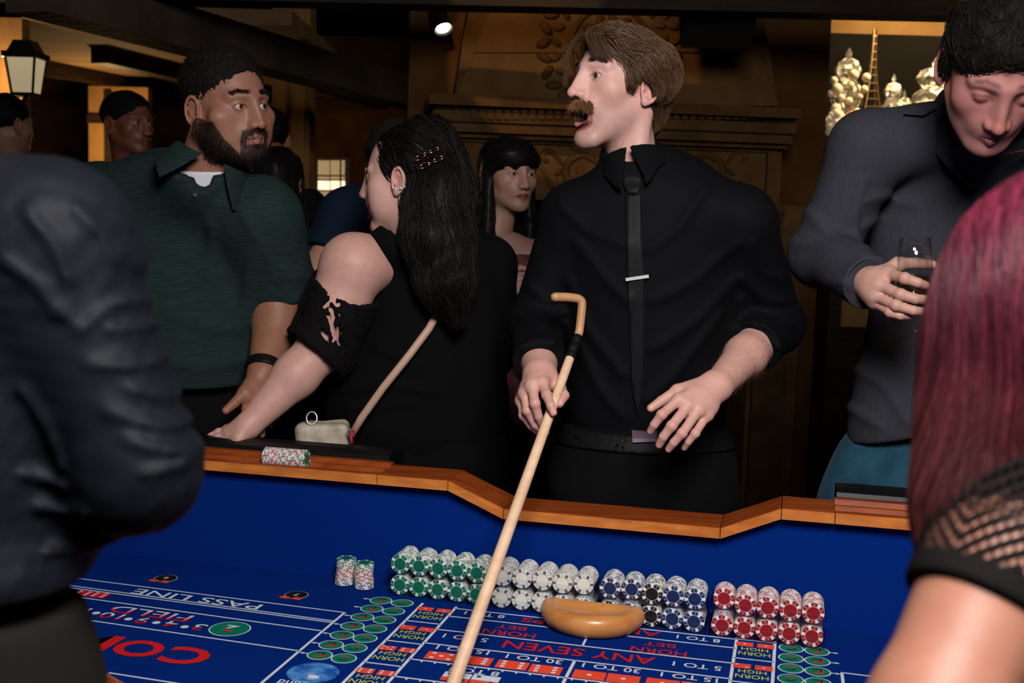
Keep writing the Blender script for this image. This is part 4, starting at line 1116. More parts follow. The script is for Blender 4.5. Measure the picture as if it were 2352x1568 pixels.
def collar_field(base, axis, r_bot, r_top, Hh, front, gap0, gap1, drop, th=.0045):
    """folded shirt collar: a cone round the neck, open in front, with pointed leaves"""
    base = vec(base); ax = np.array(axis, float); ax /= np.linalg.norm(ax); ax = vec(ax); fr = np.array(front, float); fr -= ax*(fr@ax); fr = vec(fr/np.linalg.norm(fr)); sd = np.cross(ax, fr)
    def f(P):
        q = P-base; h = q@ax; p = q-h[:, None]*ax; r = np.sqrt((p*p).sum(1))+1e-6; ang = np.abs(np.arctan2(p@sd, p@fr)); t = np.clip(1-h/Hh, -.2, 1.9)
        Rr = r_top+(r_bot-r_top)*t; d = np.abs(r-Rr)*.85-th*.5
        gap = gap0+(gap1-gap0)*np.clip(t, 0, 1.6)
        hmin = -drop*np.exp(-((ang-gap1)/.42)**2)
        d = np.maximum(d, hmin-h); d = np.maximum(d, h-Hh); return np.maximum(d, (gap-ang)*r*.8).astype(np.float32)
    return f
def collar(name, m, parent, base, axis, r_bot, r_top, Hh, front, gap0, gap1, drop, res=.0032, wb=None):
    f = collar_field(base, axis, r_bot, r_top, Hh, front, gap0, gap1, drop); s_ = SD(); s_.u(f)
    if wb: s_.w(wb)
    V, Q = sdf_mesh(s_, np.array(base)-.15, np.array(base)+.15, res); return mk(name, V, Q, m, parent)
# ================================================================== the dealer
M_bshirt = cloth('black_cotton', (.0034,.0038,.0048), .75, .005, 1100, .2, spec=.075)
M_tie = cloth('black_satin', (.0065,.0068,.008), .55, .005, 1500, .2, spec=.13)
M_silver = mat('silver', (.75,.73,.70), .32, .75)
P0 = at(1480, 1000, 2.52)
dealer = tag(empty('person', (P0[0], 2.52, 0)), 'moustached dealer in black shirt and tie calling out while holding the stick', 'person')
th = math.radians(59); HR = basis((-math.sin(th), -math.cos(th), .13)); hs = 1.03
hc = place(HR, hs, (-.032 if (HR[:, 0]@np.array([1,0,0])) < 0 else .032, .082, -.003), 1371, 173, 2.43)
HO = dict(open=1.0, jaw=1.0, nose=1.12, eye=1.05, stubble=.30, stubblec=(.27,.16,.11), brow=.75, browc=(.075,.04,.025), lip=(.42,.13,.12))
hf = head_field(HO); HF = xf(hf, hc, HR, hs)
nb = at(1462, 400, 2.47); SKIN_D = np.array([.62,.365,.315])
hd = SD(); hd.u(HF)
nk0 = hc+HR@np.array([0,-.022,-.055])*hs
hd.u(cap(nk0, nb+np.array([0,.022,-.012]), .053, .050), .030)
for sg in (-1,1): hd.u(cap(hc+HR@np.array([sg*.058,-.03,-.06])*hs, at(1458,412,2.452), .013, .009), .022)
hd.u(ell(hc+HR@np.array([0,.045,-.118])*hs, (.008,.008,.010)), .02)
lo, hi = bounds([hc, nb], .155); V, Q = sdf_mesh(hd, lo, hi, .0027)
Lc = loc(V, hc, HR, hs); C = skin_col(Lc, SKIN_D, HO)
parts = [(V, Q, C)]; headV, headQ, headL = V, Q, Lc
# arms and hands
RS = at(1320,497,2.50); LS = at(1698,508,2.43)
RE = at(1234,745,2.51); RW = at(1240,860,2.25); LE = at(1780,745,2.53); LW = at(1650,884,2.255)
def J(l): return [at(*q) for q in l]
fl_ = [J([(1558.6,918,2.20),(1520,952,2.175),(1503,974.6,2.18),(1494,989,2.19)]), J([(1581,931,2.195),(1542.7,977.8,2.165),(1523.5,1003,2.17),(1514,1021,2.18)]), J([(1605,941,2.195),(1566.6,995,2.165),(1547.5,1016,2.17),(1536,1031,2.18)]), J([(1624,953,2.205),(1597,995,2.18),(1581,1014,2.185),(1572,1028,2.195)])]
tl_ = J([(1613,872,2.245),(1556,897,2.235),(1520,920,2.23),(1495,937,2.225)])
fr_ = [J([(1246,880,2.195),(1256,907.6,2.165),(1265,931.5,2.140),(1271,947,2.136)]), J([(1222,886,2.195),(1228.6,926.7,2.165),(1236.5,955.5,2.172),(1244,974,2.182)]), J([(1206,903,2.205),(1211,942.7,2.18),(1228.6,974.6,2.19),(1254,993,2.20)]), J([(1197.6,920,2.22),(1201.5,953.9,2.20),(1219,977.8,2.205),(1232,990,2.215)])]
tr_ = J([(1263,871,2.245),(1284,889,2.225),(1296,908,2.20),(1285,927,2.18)])
def arm_mesh(E, W, mid, fing, thumb, r, base, hsz=1.0, res=.0024):
    hfld = hand_field(W, fing, thumb, hsz)
    a = SD(); a.u(cap(E, mid, r[0], r[1])); a.u(cap(mid, W, r[1], r[2]), .02); a.u(hfld, .018)
    pts = [E, W, mid]+[q for f in fing for q in f]+list(thumb); lo, hi = bounds(pts, .055)
    V, Q = sdf_mesh(a, lo, hi, res)
    C = np.tile(base.astype(np.float32), (len(V), 1))
    tips = np.array([f[3] for f in fing]+[thumb[3]]); kn = np.array([f[1] for f in fing]+[f[0] for f in fing]+[thumb[2]])
    dt = np.min(np.linalg.norm(V[:, None]-tips[None], axis=2), 1); dk = np.min(np.linalg.norm(V[:, None]-kn[None], axis=2), 1)
    m = np.clip(1.25-dt/.016, 0, 1)*.55+np.clip(1.2-dk/.014, 0, 1)*.4; C = C*(1-m[:, None])+C*np.array([1.06,.76,.72])*m[:, None]
    # nails on the back of each finger tip
    for f in list(fing)+[thumb]:
        d = np.array(f[3])-np.array(f[2]); d /= np.linalg.norm(d); bend = np.array(f[2])-.5*(np.array(f[1])+np.array(f[3])); bk = np.array(f[0])-np.array(W)
        out = (CC-np.array(f[3])); out /= np.linalg.norm(out); out -= d*(out@d); out /= np.linalg.norm(out)
        q = V-(np.array(f[3])+d*.001+out*.0065); sd_ = np.cross(d, out)
        e = ((q@d)/.0062)**2+((q@sd_)/.0050)**2+((q@out)/.006)**2
        m = np.clip((1.1-e)/.2, 0, 1)[:, None]; C = C*(1-m)+(base*np.array([1.12,1.02,.98])+.03)*m
    return V, Q, C
hairtint = SKIN_D*np.array([.90,.82,.74])
parts.append(arm_mesh(LE, LW, LE+(LW-LE)*.55, fl_, tl_, (.046,.041,.029), SKIN_D*np.array([.98,.93,.90])))
parts.append(arm_mesh(RE, RW, RE+(RW-RE)*.55, fr_, tr_, (.046,.043,.031), SKIN_D*np.array([.95,.90,.87])))
V, Q, C = join(parts, [[at(1600,500,2.46), LS], [at(1400,500,2.49), RS]]); body = mk('body', V, Q, M_skin, dealer, True, C)
gz = np.array([-.84,-.54,.07]); eyes(dealer, hc, HR, hs, gz)
# forearm hair
for (E, W, sg) in ((LE, LW, 1), (RE, RW, -1)):
    Vv = parts[1][0] if sg == 1 else parts[2][0]; f = arm_f = None
    ax = (W-E)/np.linalg.norm(W-E); t = (Vv-E)@ax/np.linalg.norm(W-E); mk_ = (t > .35) & (t < .98)
    rt = pick(Vv, mk_, 2600 if sg == 1 else 1000); cl = E+np.outer((rt-E)@ax, ax); nr = rt-cl; nr /= np.linalg.norm(nr, axis=1)[:, None]
    short_strands('arm_hair', rt, nr, lambda P: np.tile(ax+np.array([0,0,-.5]), (len(P),1)), .010, 4, .00016, (.10,.05,.025), M_hairm, body, .3, .3, .25)
# brows, moustache, stubble
g = grad(HF, headV.astype(np.float32)); x, y, z = headL.T; axx = np.abs(x)
def rootsel(mask, n):
    i = np.flatnonzero(mask); i = RNG.choice(i, n, replace=len(i) < n); jit = RNG.normal(size=(n,3))*.0012; return headV[i]+jit-g[i]*(jit*g[i]).sum(1, keepdims=True), g[i]
HX, HY, HZ = HR[:, 0], HR[:, 1], HR[:, 2]
brows(headV, headL, HF, hc, HR, hs, (.055,.030,.018), 900, body)
mu = (z < -.0520-.10*np.maximum(axx-.010, 0)) & (z > -.0640-.62*np.maximum(axx-.012, 0)) & (axx < .034) & (y > .066) & (RNG.random(len(z)) < 1.25-axx/.036)
rt, nr = rootsel(mu, 2400); lx_ = loc(rt, hc, HR, hs)[:, 0:1]; sgn = np.sign(lx_)*np.clip(np.abs(lx_)/.012, .2, 1)
short_strands('moustache', rt, nr, lambda P: sgn*HX[None]*.75-HZ[None]*.85, .0135, 5, .00040, (.25,.125,.058), M_hairm, body, .25, .35, .28)
jm = (z < -.070) & (z > -.145) & (y > .0) & ~((axx < .026) & (z > -.108)) 
rt, nr = rootsel(jm, 4200)
short_strands('stubble', rt, nr, lambda P: np.tile(-HZ*.7, (len(P),1)), .0021, 3, .00018, (.17,.095,.055), M_hairm, body, .3, .3, .7)
# hair volume
hv = SD(); hv.u(ell((0,-.016,.036), (.086,.094,.074))); hv.u(ell((0,.036,.074), (.064,.052,.034)), .03); hv.u(ell((0,-.062,-.032), (.064,.040,.075)), .03)
for s in (-1,1): hv.u(ell((s*.074,-.030,.020), (.022,.055,.055)), .02); hv.u(ell((s*.073,.024,-.006), (.008,.013,.026)), .012)
hv.s(ell((0,.112,-.022), (.088,.078,.092)), .012)
for s in (-1,1): hv.s(ell((s*.092,.004,-.026), (.026,.024,.030)), .010); hv.s(ell((s*.090,.030,-.075), (.05,.05,.055)), .01)
hv.s(ell((0,.03,-.11), (.075,.06,.08)), .01)
hv.w(wob(3, 62, .006, (1,1,.6)))
HV = xf(hv, hc, HR, hs); V, Q = sdf_mesh(HV, hc-.16, hc+.17, .0034)
HC = np.array([.050,.026,.0135])
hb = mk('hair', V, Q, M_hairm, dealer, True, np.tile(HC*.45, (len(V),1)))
def flowd(P):
    L = loc(P, hc, HR, hs); x, y, z = L.T; s = np.sign(x-.012+1e-4)
    side = np.clip((.085-z)/.08, 0, 1); w = np.sin(z*75+y*55+x*20)
    d = np.stack([s*(.55*(1-side)+.05), -.75+.45*w*side, -.15-1.05*side-.35*w], 1)
    d[z < -.01] = np.stack([.1*s[z < -.01], -.25+.5*w[z < -.01], -1+0*w[z < -.01]], 1)
    return (d@HR.T).astype(np.float32)
L = loc(V, hc, HR, hs)
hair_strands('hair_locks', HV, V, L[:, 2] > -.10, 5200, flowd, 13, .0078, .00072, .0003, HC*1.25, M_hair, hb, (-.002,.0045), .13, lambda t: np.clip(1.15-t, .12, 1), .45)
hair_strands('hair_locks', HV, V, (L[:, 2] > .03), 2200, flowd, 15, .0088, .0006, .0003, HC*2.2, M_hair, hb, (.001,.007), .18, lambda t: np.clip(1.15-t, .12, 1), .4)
# loose locks over the forehead
fl2 = []
for k in range(340):
    far = k < 100; sx = (1 if HX[0] < 0 else -1)
    if far: p = [(sx*(.030+.02*RNG.random()), .078+.012*RNG.random(), .086), (sx*(.052+.012*RNG.random()), .097, .066), (sx*(.060+.008*RNG.random()), .098, .032), (sx*(.063+.008*RNG.random()), .088, -.002-.02*RNG.random())]
    else: q_ = RNG.random(); p = [(-sx*(.000+.035*q_), .085-.012*q_, .090), (-sx*(.010+.035*q_), .112-.016*q_, .074), (-sx*(.022+.036*q_), .106-.018*q_, .056), (-sx*(.034+.034*q_), .098-.024*q_, .036-.012*RNG.random())]
    t = np.linspace(0, 3, 9); p = np.array(p); fl2.append(np.stack([np.interp(t, range(4), p[:, i]) for i in range(3)], 1)+RNG.normal(size=3)*.0022)
fl2 = np.array(fl2)
for _ in range(2): fl2[:, 1:-1] = (fl2[:, :-2]+2*fl2[:, 1:-1]+fl2[:, 2:])/4
Vs, F = strand_mesh(fl2@HR.T*hs+hc, .0005, .0002); mk('hair_locks', Vs, F, M_hair, hb, True, np.repeat(HC[None]*np.exp(RNG.normal(.45, .4, (len(fl2),1))), 27, 0))
# shirt
sh = SD(); ch = at(1502,600,2.485); be = at(1487,860,2.50)
sh.u(ell(ch, (.195,.118,.24))); sh.u(ell(be, (.176,.112,.25)), .08)
sh.u(cap(at(1452,452,2.48), RS, .062, .066), .05); sh.u(cap(at(1480,440,2.47), LS, .064, .070), .05)
sh.u(sleeve([RS, RE, RE+(RW-RE)*.80], [.066,.056,.049]), .035); sh.u(sleeve([LS, LE, LE+(LW-LE)*.40], [.071,.060,.054]), .035)
sh.u(cap(nb+np.array([0,.004,-.02]), nb+(nk0-nb)*.55, .068, .0625), .02)
sh.i(half(at(1470,372,2.45), np.array([-.22,-.15,1.0])), .004) if False else None
sh.w(wob(11, 15, .0060, (1,1,1.0), 5))
sh.w(fold_lines([[(1330,560),(1390,640),(1440,690)],[(1690,560),(1600,640),(1500,690)],[(1700,640),(1610,730),(1500,800)],[(1660,720),(1560,850),(1490,920)],[(1310,650),(1350,760),(1430,860)],[(1290,470),(1350,530),(1430,560)],[(1620,430),(1560,520),(1490,570)],[(1680,820),(1600,900),(1520,950)],[(1330,800),(1380,900),(1430,960)]], 2.38, .0065, .013))
sh.w(fold_lines([[(1190,720),(1240,735),(1290,715)],[(1200,780),(1250,775),(1290,750)],[(1215,660),(1260,690),(1300,680)],[(1700,640),(1760,690),(1815,690)],[(1720,720),(1780,740),(1825,745)],[(1700,690),(1730,760),(1770,790)],[(1710,560),(1740,620),(1790,640)]], 2.45, .006, .010))
sh.s(cap(nb+np.array([0,.0,.022]), nk0, .0555), .003); sh.i(half(nb+np.array([0,.0,.050]), np.array([-.16,-.36,.9])), .003)
zb = at(1470,1000,2.42)[2]; sh.i(half((0,0,zb), (0,0,-1)), .004)
lo, hi = bounds([RS, LS, RE, LE, nb, be, RW, at(1470,1010,2.4)], .14); V, Q = sdf_mesh(sh, lo, hi, .0058)
shirt = mk('shirt', V, Q, M_bshirt, dealer)
BV = bvh_of(shirt)
# rolled cuffs
for E, W, t0, r in ((LE, LW, .40, .0555), (RE, RW, .80, .0505)):
    e = E+(W-E)*t0; d = (W-E)/np.linalg.norm(W-E)
    c = SD(); c.u(cap(e-d*.034, e+d*.0015, r+.002)); c.i(half(e+d*.0015, d), .003); c.i(half(e-d*.034, -d), .003); c.s(cap(e-d*.1, e+d*.1, r-.006)); c.w(wob(5, 60, .002))
    V, Q = sdf_mesh(c, e-.09, e+.09, .0035); mk('cuff', V, Q, M_bshirt, shirt)
# collar leaves, placket, tie, clip
collar('collar', M_bshirt, shirt, nb+np.array([0,.000,-.006]), nk0-nb, .082, .0655, .046, (-.20,-1,0), .05, .17, .052)
tie = drape('tie', [(1436,424),(1470,424),(1474,520),(1480,640),(1481,760),(1476,900),(1466,956),(1452,900),(1446,760),(1440,640),(1437,520)], BV, .007, .003, M_tie, dealer, 7)
drape('tie_knot', [(1430,408),(1448,401),(1470,407),(1473,428),(1464,446),(1444,446),(1433,428)], bvh_of(tie, shirt), .006, .008, M_tie, tie, 5)
tb_ = bvh_of(tie, shirt)
def hitp(px, py, bv, off):
    d = ray(px, py); d = d/np.linalg.norm(d); h = bv.ray_cast(Vector(CC), Vector(d)); return CC+d*((h[3] if h[0] else 2.35)-off)
a, b = hitp(1437,642,tb_,.010), hitp(1490,634,tb_,.010); dd = min(np.linalg.norm(a-CC), np.linalg.norm(b-CC)); a = CC+(a-CC)/np.linalg.norm(a-CC)*dd; b = CC+(b-CC)/np.linalg.norm(b-CC)*dd
u = (b-a)/np.linalg.norm(b-a); up = np.array([-u[2]*0,0,1.]); up -= u*(up@u); up /= np.linalg.norm(up); f = np.cross(u, up)
clipm = MB()
q = lambda c, w, h: [c-up*h-f*w, c+up*h-f*w, c+up*h+f*w, c-up*h+f*w]
MB().prism(q(a,.0015,.0032), q(b,.0015,.0032)).prism(q(a+u*.001-f*.0018,.001,.0010), q(b-u*.001-f*.0018,.001,.0010)).build('tie_clip', M_silver, tie)
for k, py in enumerate((470,545,700,780,865)):
    p = hitp(1458+k*2, py, BV, .002)
# trousers, belt, buckle
hp = at(1478,1085,2.50); ft = [(hp[0]-.13, 2.56), (hp[0]+.14, 2.54)]
tro, tsd = legs('trousers', hp, (.200,.130,.18), M_blacktw, dealer, ft, zb+.012, .010, 1.05, wob(21, 30, .005))
bl = SD(); bl.u(tsd); bl.w(lambda P: np.full(len(P), -.007, np.float32)); bl.i(half((0,0,zb+.006), (0,0,1)), .002); bl.i(half((0,0,zb-.030), (0,0,-1)), .002); bl.s(tsd)
V, Q = sdf_mesh(bl, hp-np.array([.26,.2,-.0]), np.array([hp[0]+.26, hp[1]+.2, zb+.05]), .0045)
M_belt = mat('belt_leather', (.006,.006,.006), .5, spec=.1)
belt = mk('belt', V, Q, M_belt, dealer) if len(Q) else None
M_buck = mat('buckle_metal', (.16,.11,.16), .55, .3)
bkv = bvh_of(belt if belt else tro, tro)
drape('belt_buckle', [(1450,971),(1508,973),(1510,1014),(1453,1016)], bkv, .010, .004, M_buck, belt or dealer, 8, False)
drape('belt_buckle', [(1513,975),(1530,974),(1532,1006),(1516,1007)], bkv, .010, .004, M_buck, belt or dealer, 8, False)

# the stick
M_cane = mat('rattan', (.80,.55,.36), .42, noise=(12, (.68,.44,.27), 5, (1,1,6)))
M_cane2 = mat('rattan_head', (.56,.31,.14), .42, noise=(20, (.45,.23,.10), 5))
A = at(1264,948,2.158); T1 = at(1336,706,2.262); Bq = at(1042,1568,1.80); E2 = Bq+(Bq-A)/np.linalg.norm(Bq-A)*.16
stick = tag(empty('craps_stick', tuple(E2)), 'long rattan craps stick with hooked head and black tape held by the dealer', 'stick')
dS = (A-Bq)/np.linalg.norm(A-Bq)
Pt = at(1312,785,2.25); tp = Bq+dS*((Pt-Bq)@dS)
S0 = E2; S1 = Bq+dS*((at(1325,742,2.275)-Bq)@dS)
MB().tube([S0+(S1-S0)*t for t in np.linspace(0,1,12)], np.linspace(.0122,.0086,12), 12).build('shaft', M_cane, stick, True)
MB().tube([tp-dS*.026, tp-dS*.009], .0100, 12).tube([tp-dS*.008, tp+dS*.010], .0103, 12).tube([tp+dS*.011, tp+dS*.030], .0100, 12).build('tape_wrap', mat('black_tape', (.008,.008,.008), .4), stick, True)
hk = np.array([S1-dS*.01, S1, at(1337,704,2.296), at(1337,692,2.298), at(1328,685,2.297), at(1300,682,2.290), at(1266,682,2.28)])
t = np.linspace(0, len(hk)-1, 30); hk = np.stack([np.interp(t, range(len(hk)), hk[:, i]) for i in range(3)], 1)
for _ in range(3): hk[1:-1] = (hk[:-2]+2*hk[1:-1]+hk[2:])/4
MB().tube(hk, np.concatenate([np.linspace(.0086,.0085,12), np.linspace(.0085,.0090,17), [.005]]), 12, True).build('hook', M_cane2, stick, True)
# ================================================================== man in the green polo
M_polo = cloth('green_pique', (.0105,.0225,.0210), .9, .02, 700, .35, noise=(120, (.0190,.0330,.0325), 3, (.25,.25,2.5)), spec=.05)
M_tee = cloth('white_cotton', (.62,.62,.66), .85, .1)
gm = tag(empty('person', tuple(at(430,900,2.86)*np.array([1,1,0]))), 'bearded man in dark green polo shirt looking sideways with arm hanging', 'person')
th = math.radians(52); R = basis((math.sin(th), -math.cos(th), -.06), roll=0); 
ru = math.radians(-9); up = np.array([math.sin(ru), 0, math.cos(ru)]); R = basis((math.sin(th), -math.cos(th), -.04), up); s = 1.02
sx = -1 if R[0,0] > 0 else 1
c = place(R, s, (sx*.032 if False else (.032 if R[:, 0]@np.array([-1,0,0]) > 0 else -.032), .082, -.003), 550, 244, 2.60)
HO = dict(jaw=1.14, nose=1.05, fat=.013, eye=1.0, brow=.5, browc=(.02,.012,.01), stubble=0, lip=(.26,.11,.10), flush=(1.05,.90,.88))
SK = np.array([.275,.128,.084]); nb = at(462,410,2.70)
V, Q, C, L, HF = build_head(R, s, c, nb+np.array([0,.02,0]), HO, SK, .003, (.064,.064), pad=.165)
x, y, z = L.T; ax = np.abs(x)
bm_ = np.clip((-.028-z-.45*np.maximum(y-.055, 0)*6*(y > .055)+.25*np.maximum(.03-y, 0))/.02, 0, 1)*np.clip((y+.012)/.012, 0, 1)*np.clip((z+.135)/.02, 0, 1)
mu = (z < -.052) & (z > -.066) & (ax < .034) & (y > .066); gt = (z < -.083) & (ax < .034) & (y > .05)
beard = (((bm_ > .35) & ((ax > .030) | (z < -.088))) | mu | gt | ((ax > .024) & (ax < .036) & (z < -.06) & (y > .05))) & ~((np.sqrt((ax/.023)**2+((z+.0725)/.011)**2) < 1) & (y > .075))
hm = np.clip(beard*1., 0, 1)[:, None]*.85; C = C*(1-hm)+np.array([.010,.007,.006])*hm
parts = [(V, Q, C)]; gv, gl = V, L; g = grad(HF, V.astype(np.float32))
i = RNG.choice(np.flatnonzero(beard), 6000)
RSg = at(600,500,2.74); REg = at(648,690,2.80); RWg = at(606,852,2.66)
fing = [J([(566,912,2.60),(566,940,2.595),(566,965,2.60),(566,980,2.60)]), J([(582,918,2.61),(584,950,2.605),(584,978,2.61),(583,1000,2.61)]), J([(598,918,2.62),(602,950,2.615),(603,978,2.62),(602,998,2.62)]), J([(612,912,2.64),(618,940,2.635),(620,960,2.64),(620,976,2.64)])]
thm = J([(588,872,2.64),(562,900,2.60),(538,926,2.58),(519,942,2.57)])
parts.append(arm_mesh(REg+(RSg-REg)*.3, RWg, REg+(RWg-REg)*.30, fing, thm, (.060,.056,.036), SK*np.array([1.0,.95,.88]), 1.12, .0032))
V, Q, C = join(parts, [[at(500,480,2.76), RSg]]); body = mk('body', V, Q, M_skin, gm, True, C); eyes(gm, c, R, s, (.90,-.44,.02))
short_strands('beard', gv[i]+RNG.normal(size=(6000,3))*.0012, g[i], lambda P: np.tile(-R[:, 2]*.9-R[:, 1]*.1, (len(P),1)), .0095, 4, .00036, (.016,.011,.009), M_hairm, body, .45, .3, .5)
brows(gv, gl, HF, c, R, s, (.015,.010,.008), 800, body)
hv = SD(); hv.u(ell((0,-.018,.042), (.0815,.101,.090))); hv.s(ell((0,.136,.008), (.115,.084,.092)), .008); hv.s(ell((0,.064,-.10), (.12,.075,.088)), .008)
for q_ in (-1,1): hv.s(ell((q_*.088,-.008,-.022), (.022,.024,.032)), .006)
hv.i(half((0,-.03,-.05), (0,.35,-1)), .01); hv.w(wob(9, 230, .0038)); HV = xf(hv, c, R, s)
V, Q = sdf_mesh(HV, c-.17, c+.17, .0036); hb = mk('hair', V, Q, M_hairm, gm, True, np.tile([.008,.007,.006], (len(V),1)))
i = RNG.choice(len(V), 8000); g = grad(HV, V.astype(np.float32))
short_strands('hair_curls', V[i], g[i], lambda P: RNG.normal(size=(len(P),3)), .0075, 5, .0004, (.014,.010,.008), M_hairm, hb, .9, .4, .5)
# polo
sd = SD(); ch = at(418,600,2.86); be = at(405,800,2.86)
sd.u(ell(ch, (.265,.165,.27))); sd.u(ell(be, (.262,.195,.26)), .09)
LSg = at(232,470,2.90); LEg = at(150,700,2.95)
sd.u(cap(at(440,440,2.74), RSg, .075, .085), .06); sd.u(cap(at(430,430,2.76), LSg, .075, .090), .06)
sd.u(sleeve([RSg, RSg+(REg-RSg)*.97], [.092,.084]), .045); sd.u(sleeve([LSg, LSg+(LEg-LSg)*.9], [.092,.084]), .045)
sd.u(cap(nb, c+R@np.array([0,-.03,-.07])*s, .086, .078), .03)
sd.w(wob(31, 16, .0085)); sd.w(fold_lines([[(600,560),(560,640),(540,760)],[(480,520),(470,640)],[(560,480),(600,560),(630,640)],[(380,720),(480,760),(560,750)],[(350,820),(460,850),(560,830)],[(620,600),(660,640),(690,640)]], 2.66, .007, .016))
sd.s(cap(nb+np.array([0,.008,.020]), c+R@np.array([0,-.03,-.05])*s, .070), .004); sd.i(half(nb+np.array([0,.02,.060]), np.array([.10,-.55,.83])), .004)
sd.s(ell(at(458,410,2.60), (.026,.055,.030)), .008)
sd.i(half(at(480,902,2.66), (0,.06,-1)), .006)
lo, hi = bounds([LSg, RSg, LEg, REg, ch, be, nb], .20); V, Q = sdf_mesh(sd, lo, hi, .0075); polo = mk('polo_shirt', V, Q, M_polo, gm); BV = bvh_of(polo)
collar('collar', M_polo, polo, nb+np.array([.004,-.004,-.006]), c+R@np.array([0,-.03,-.07])*s-nb, .112, .084, .060, (.28,-1,0), .30, .62, .030)
td = SD(); td.u(cap(c+R@np.array([0,-.024,-.055])*s, nb+np.array([0,.014,-.01]), .066, .068)); td.i(half(at(455,399,2.6), (0,-.12,1)), .003); V, Q = sdf_mesh(td, nb-.13, nb+.10, .0045); mk('undershirt', V, Q, M_tee, gm)
M_btn = mat('button', (.05,.06,.055), .4)
for px, py in ((447,448),):
    p = hitp(px, py, BV, .002); MB().lathe([(1e-4,.0015),(.004,.0015),(.0055,.0005),(.0055,-.001)], 12, p, np.array([[1,0,0],[0,0,-1],[0,1,0]])).build('button', M_btn, polo, True)
wd = (RWg-REg)/np.linalg.norm(RWg-REg); wc = RWg-wd*.008
wb = SD(); wb.u(cap(wc-wd*.012, wc+wd*.012, .0445)); wb.i(half(wc+wd*.011, wd), .002); wb.i(half(wc-wd*.011, -wd), .002); wb.s(cap(wc-wd*.05, wc+wd*.05, .0385))
V, Q = sdf_mesh(wb, wc-.07, wc+.07, .0028); mk('wristband', V, Q, M_vinyl, gm)
legs('trousers', at(420,960,2.88), (.235,.17,.2), M_blacktw, gm, [(at(330,960,2.9)[0], 2.92), (at(520,960,2.9)[0], 2.90)], at(480,890,2.7)[2], .013, 1.15)

# ================================================================== woman with cold shoulder lace top
M_dress = cloth('black_jersey', (.004,.004,.0045), .9, .01); M_lace = cloth('black_lace', (.0055,.005,.0055), .85, .02, 260, .9)
wm = tag(empty('person', tuple(at(1000,900,2.78)*np.array([1,1,0]))), 'woman with long black hair and gold clips in cold shoulder lace top', 'person')
th = math.radians(105); R = basis((-math.sin(th), -math.cos(th), -.03), (.05,0,1)); s = .97
lx = .078 if R[0,0] > 0 else -.078
if (R[:, 0]*np.sign(lx))@np.array([0,-1,0]) < 0: lx = -lx
c = place(R, s, (lx,-.014,-.012), 918, 414, 2.66); SKW = np.array([.58,.345,.29])
HO = dict(open=.75, jaw=.98, nose=.92, fem=1, fat=.004, eye=.9, brow=.6, browc=(.03,.02,.015), lip=(.36,.10,.11), flush=(1.05,.82,.80))
nb = at(955,540,2.74); LSw = at(812,612,2.68); LEw = at(738,800,2.66); LWw = at(572,976,2.58); RSw = at(1120,612,2.86)
V, Q, C, L, HF = build_head(R, s, c, nb, HO, SKW, .003, (.050,.054)); parts = [(V, Q, C)]; wv, wl_ = V, L
fing = [J([(524,986,2.59),(502,992,2.59),(486,1000,2.59),(474,1006,2.59)]), J([(524,994,2.575),(502,1004,2.575),(486,1012,2.575),(474,1018,2.575)]), J([(530,1002,2.565),(510,1012,2.565),(496,1020,2.565),(486,1026,2.565)]), J([(540,1008,2.555),(524,1018,2.555),(512,1024,2.555),(504,1030,2.555)])]
thm = J([(560,990,2.55),(548,1008,2.545),(540,1022,2.545),(534,1032,2.545)])
hfld = hand_field(LWw, fing, thm, .92)
a_ = SD(); a_.u(cap(at(880,600,2.74), LSw, .062, .072)); a_.u(cap(LSw, LSw+(LEw-LSw)*.5, .071, .064), .03); a_.u(cap(LSw+(LEw-LSw)*.5, LEw, .064, .052), .03); a_.u(cap(LEw, LEw+(LWw-LEw)*.35, .052, .050), .02); a_.u(cap(LEw+(LWw-LEw)*.35, LWw, .050, .029), .02); a_.u(hfld, .02)
lo, hi = bounds([LSw, LEw, LWw, at(880,600,2.74)]+[q for f in fing for q in f], .09); V, Q = sdf_mesh(a_, lo, hi, .0035)
parts.append((V, Q, np.tile(SKW*np.array([1.02,.98,.96]), (len(V),1))))
V, Q, C = join(parts, [[at(930,580,2.75)]]); body = mk('body', V, Q, M_skin, wm, True, C); eyes(wm, c, R, s, (-.9,.3,0))
brows(wv, wl_, HF, c, R, s, (.02,.014,.01), 500, body)
# long hair
hv = SD(); hv.u(ell((0,-.020,.036), (.084,.104,.082))); hv.s(ell((0,.140,-.010), (.10,.090,.095)), .014); hv.s(ell((0,.06,-.09), (.12,.075,.085)), .012)
for q_ in (-1,1): hv.s(ell((q_*.090,-.010,-.030), (.028,.022,.038)), .008)
HVl = xf(hv, c, R, s)
HVw = SD(); HVw.u(HVl)
bp = [at(985,350,2.72), at(1005,450,2.70), at(1012,550,2.66), at(1030,650,2.63), at(1050,735,2.62)]
for a, b, ra, rb in zip(bp[:-1], bp[1:], (.078,.080,.072,.060), (.080,.074,.058,.020)): HVw.u(cap(a, b, ra, rb), .03)
HVw.u(cap(at(972,440,2.67), at(958,540,2.65), .034, .036), .03); HVw.u(cap(at(958,540,2.65), at(1000,680,2.615), .036, .022), .03)
HVw.s(ell(at(918,420,2.64), (.026,.035,.034)), .012)
HVw.w(wob(44, 45, .010, (1.3,1.3,.6)))
lo, hi = bounds(bp+[c], .13); V, Q = sdf_mesh(HVw, lo, hi, .0045); HCw = np.array([.0085,.0065,.006])
hb = mk('hair', V, Q, M_hairk, wm, True, np.tile(HCw*.6, (len(V),1)))
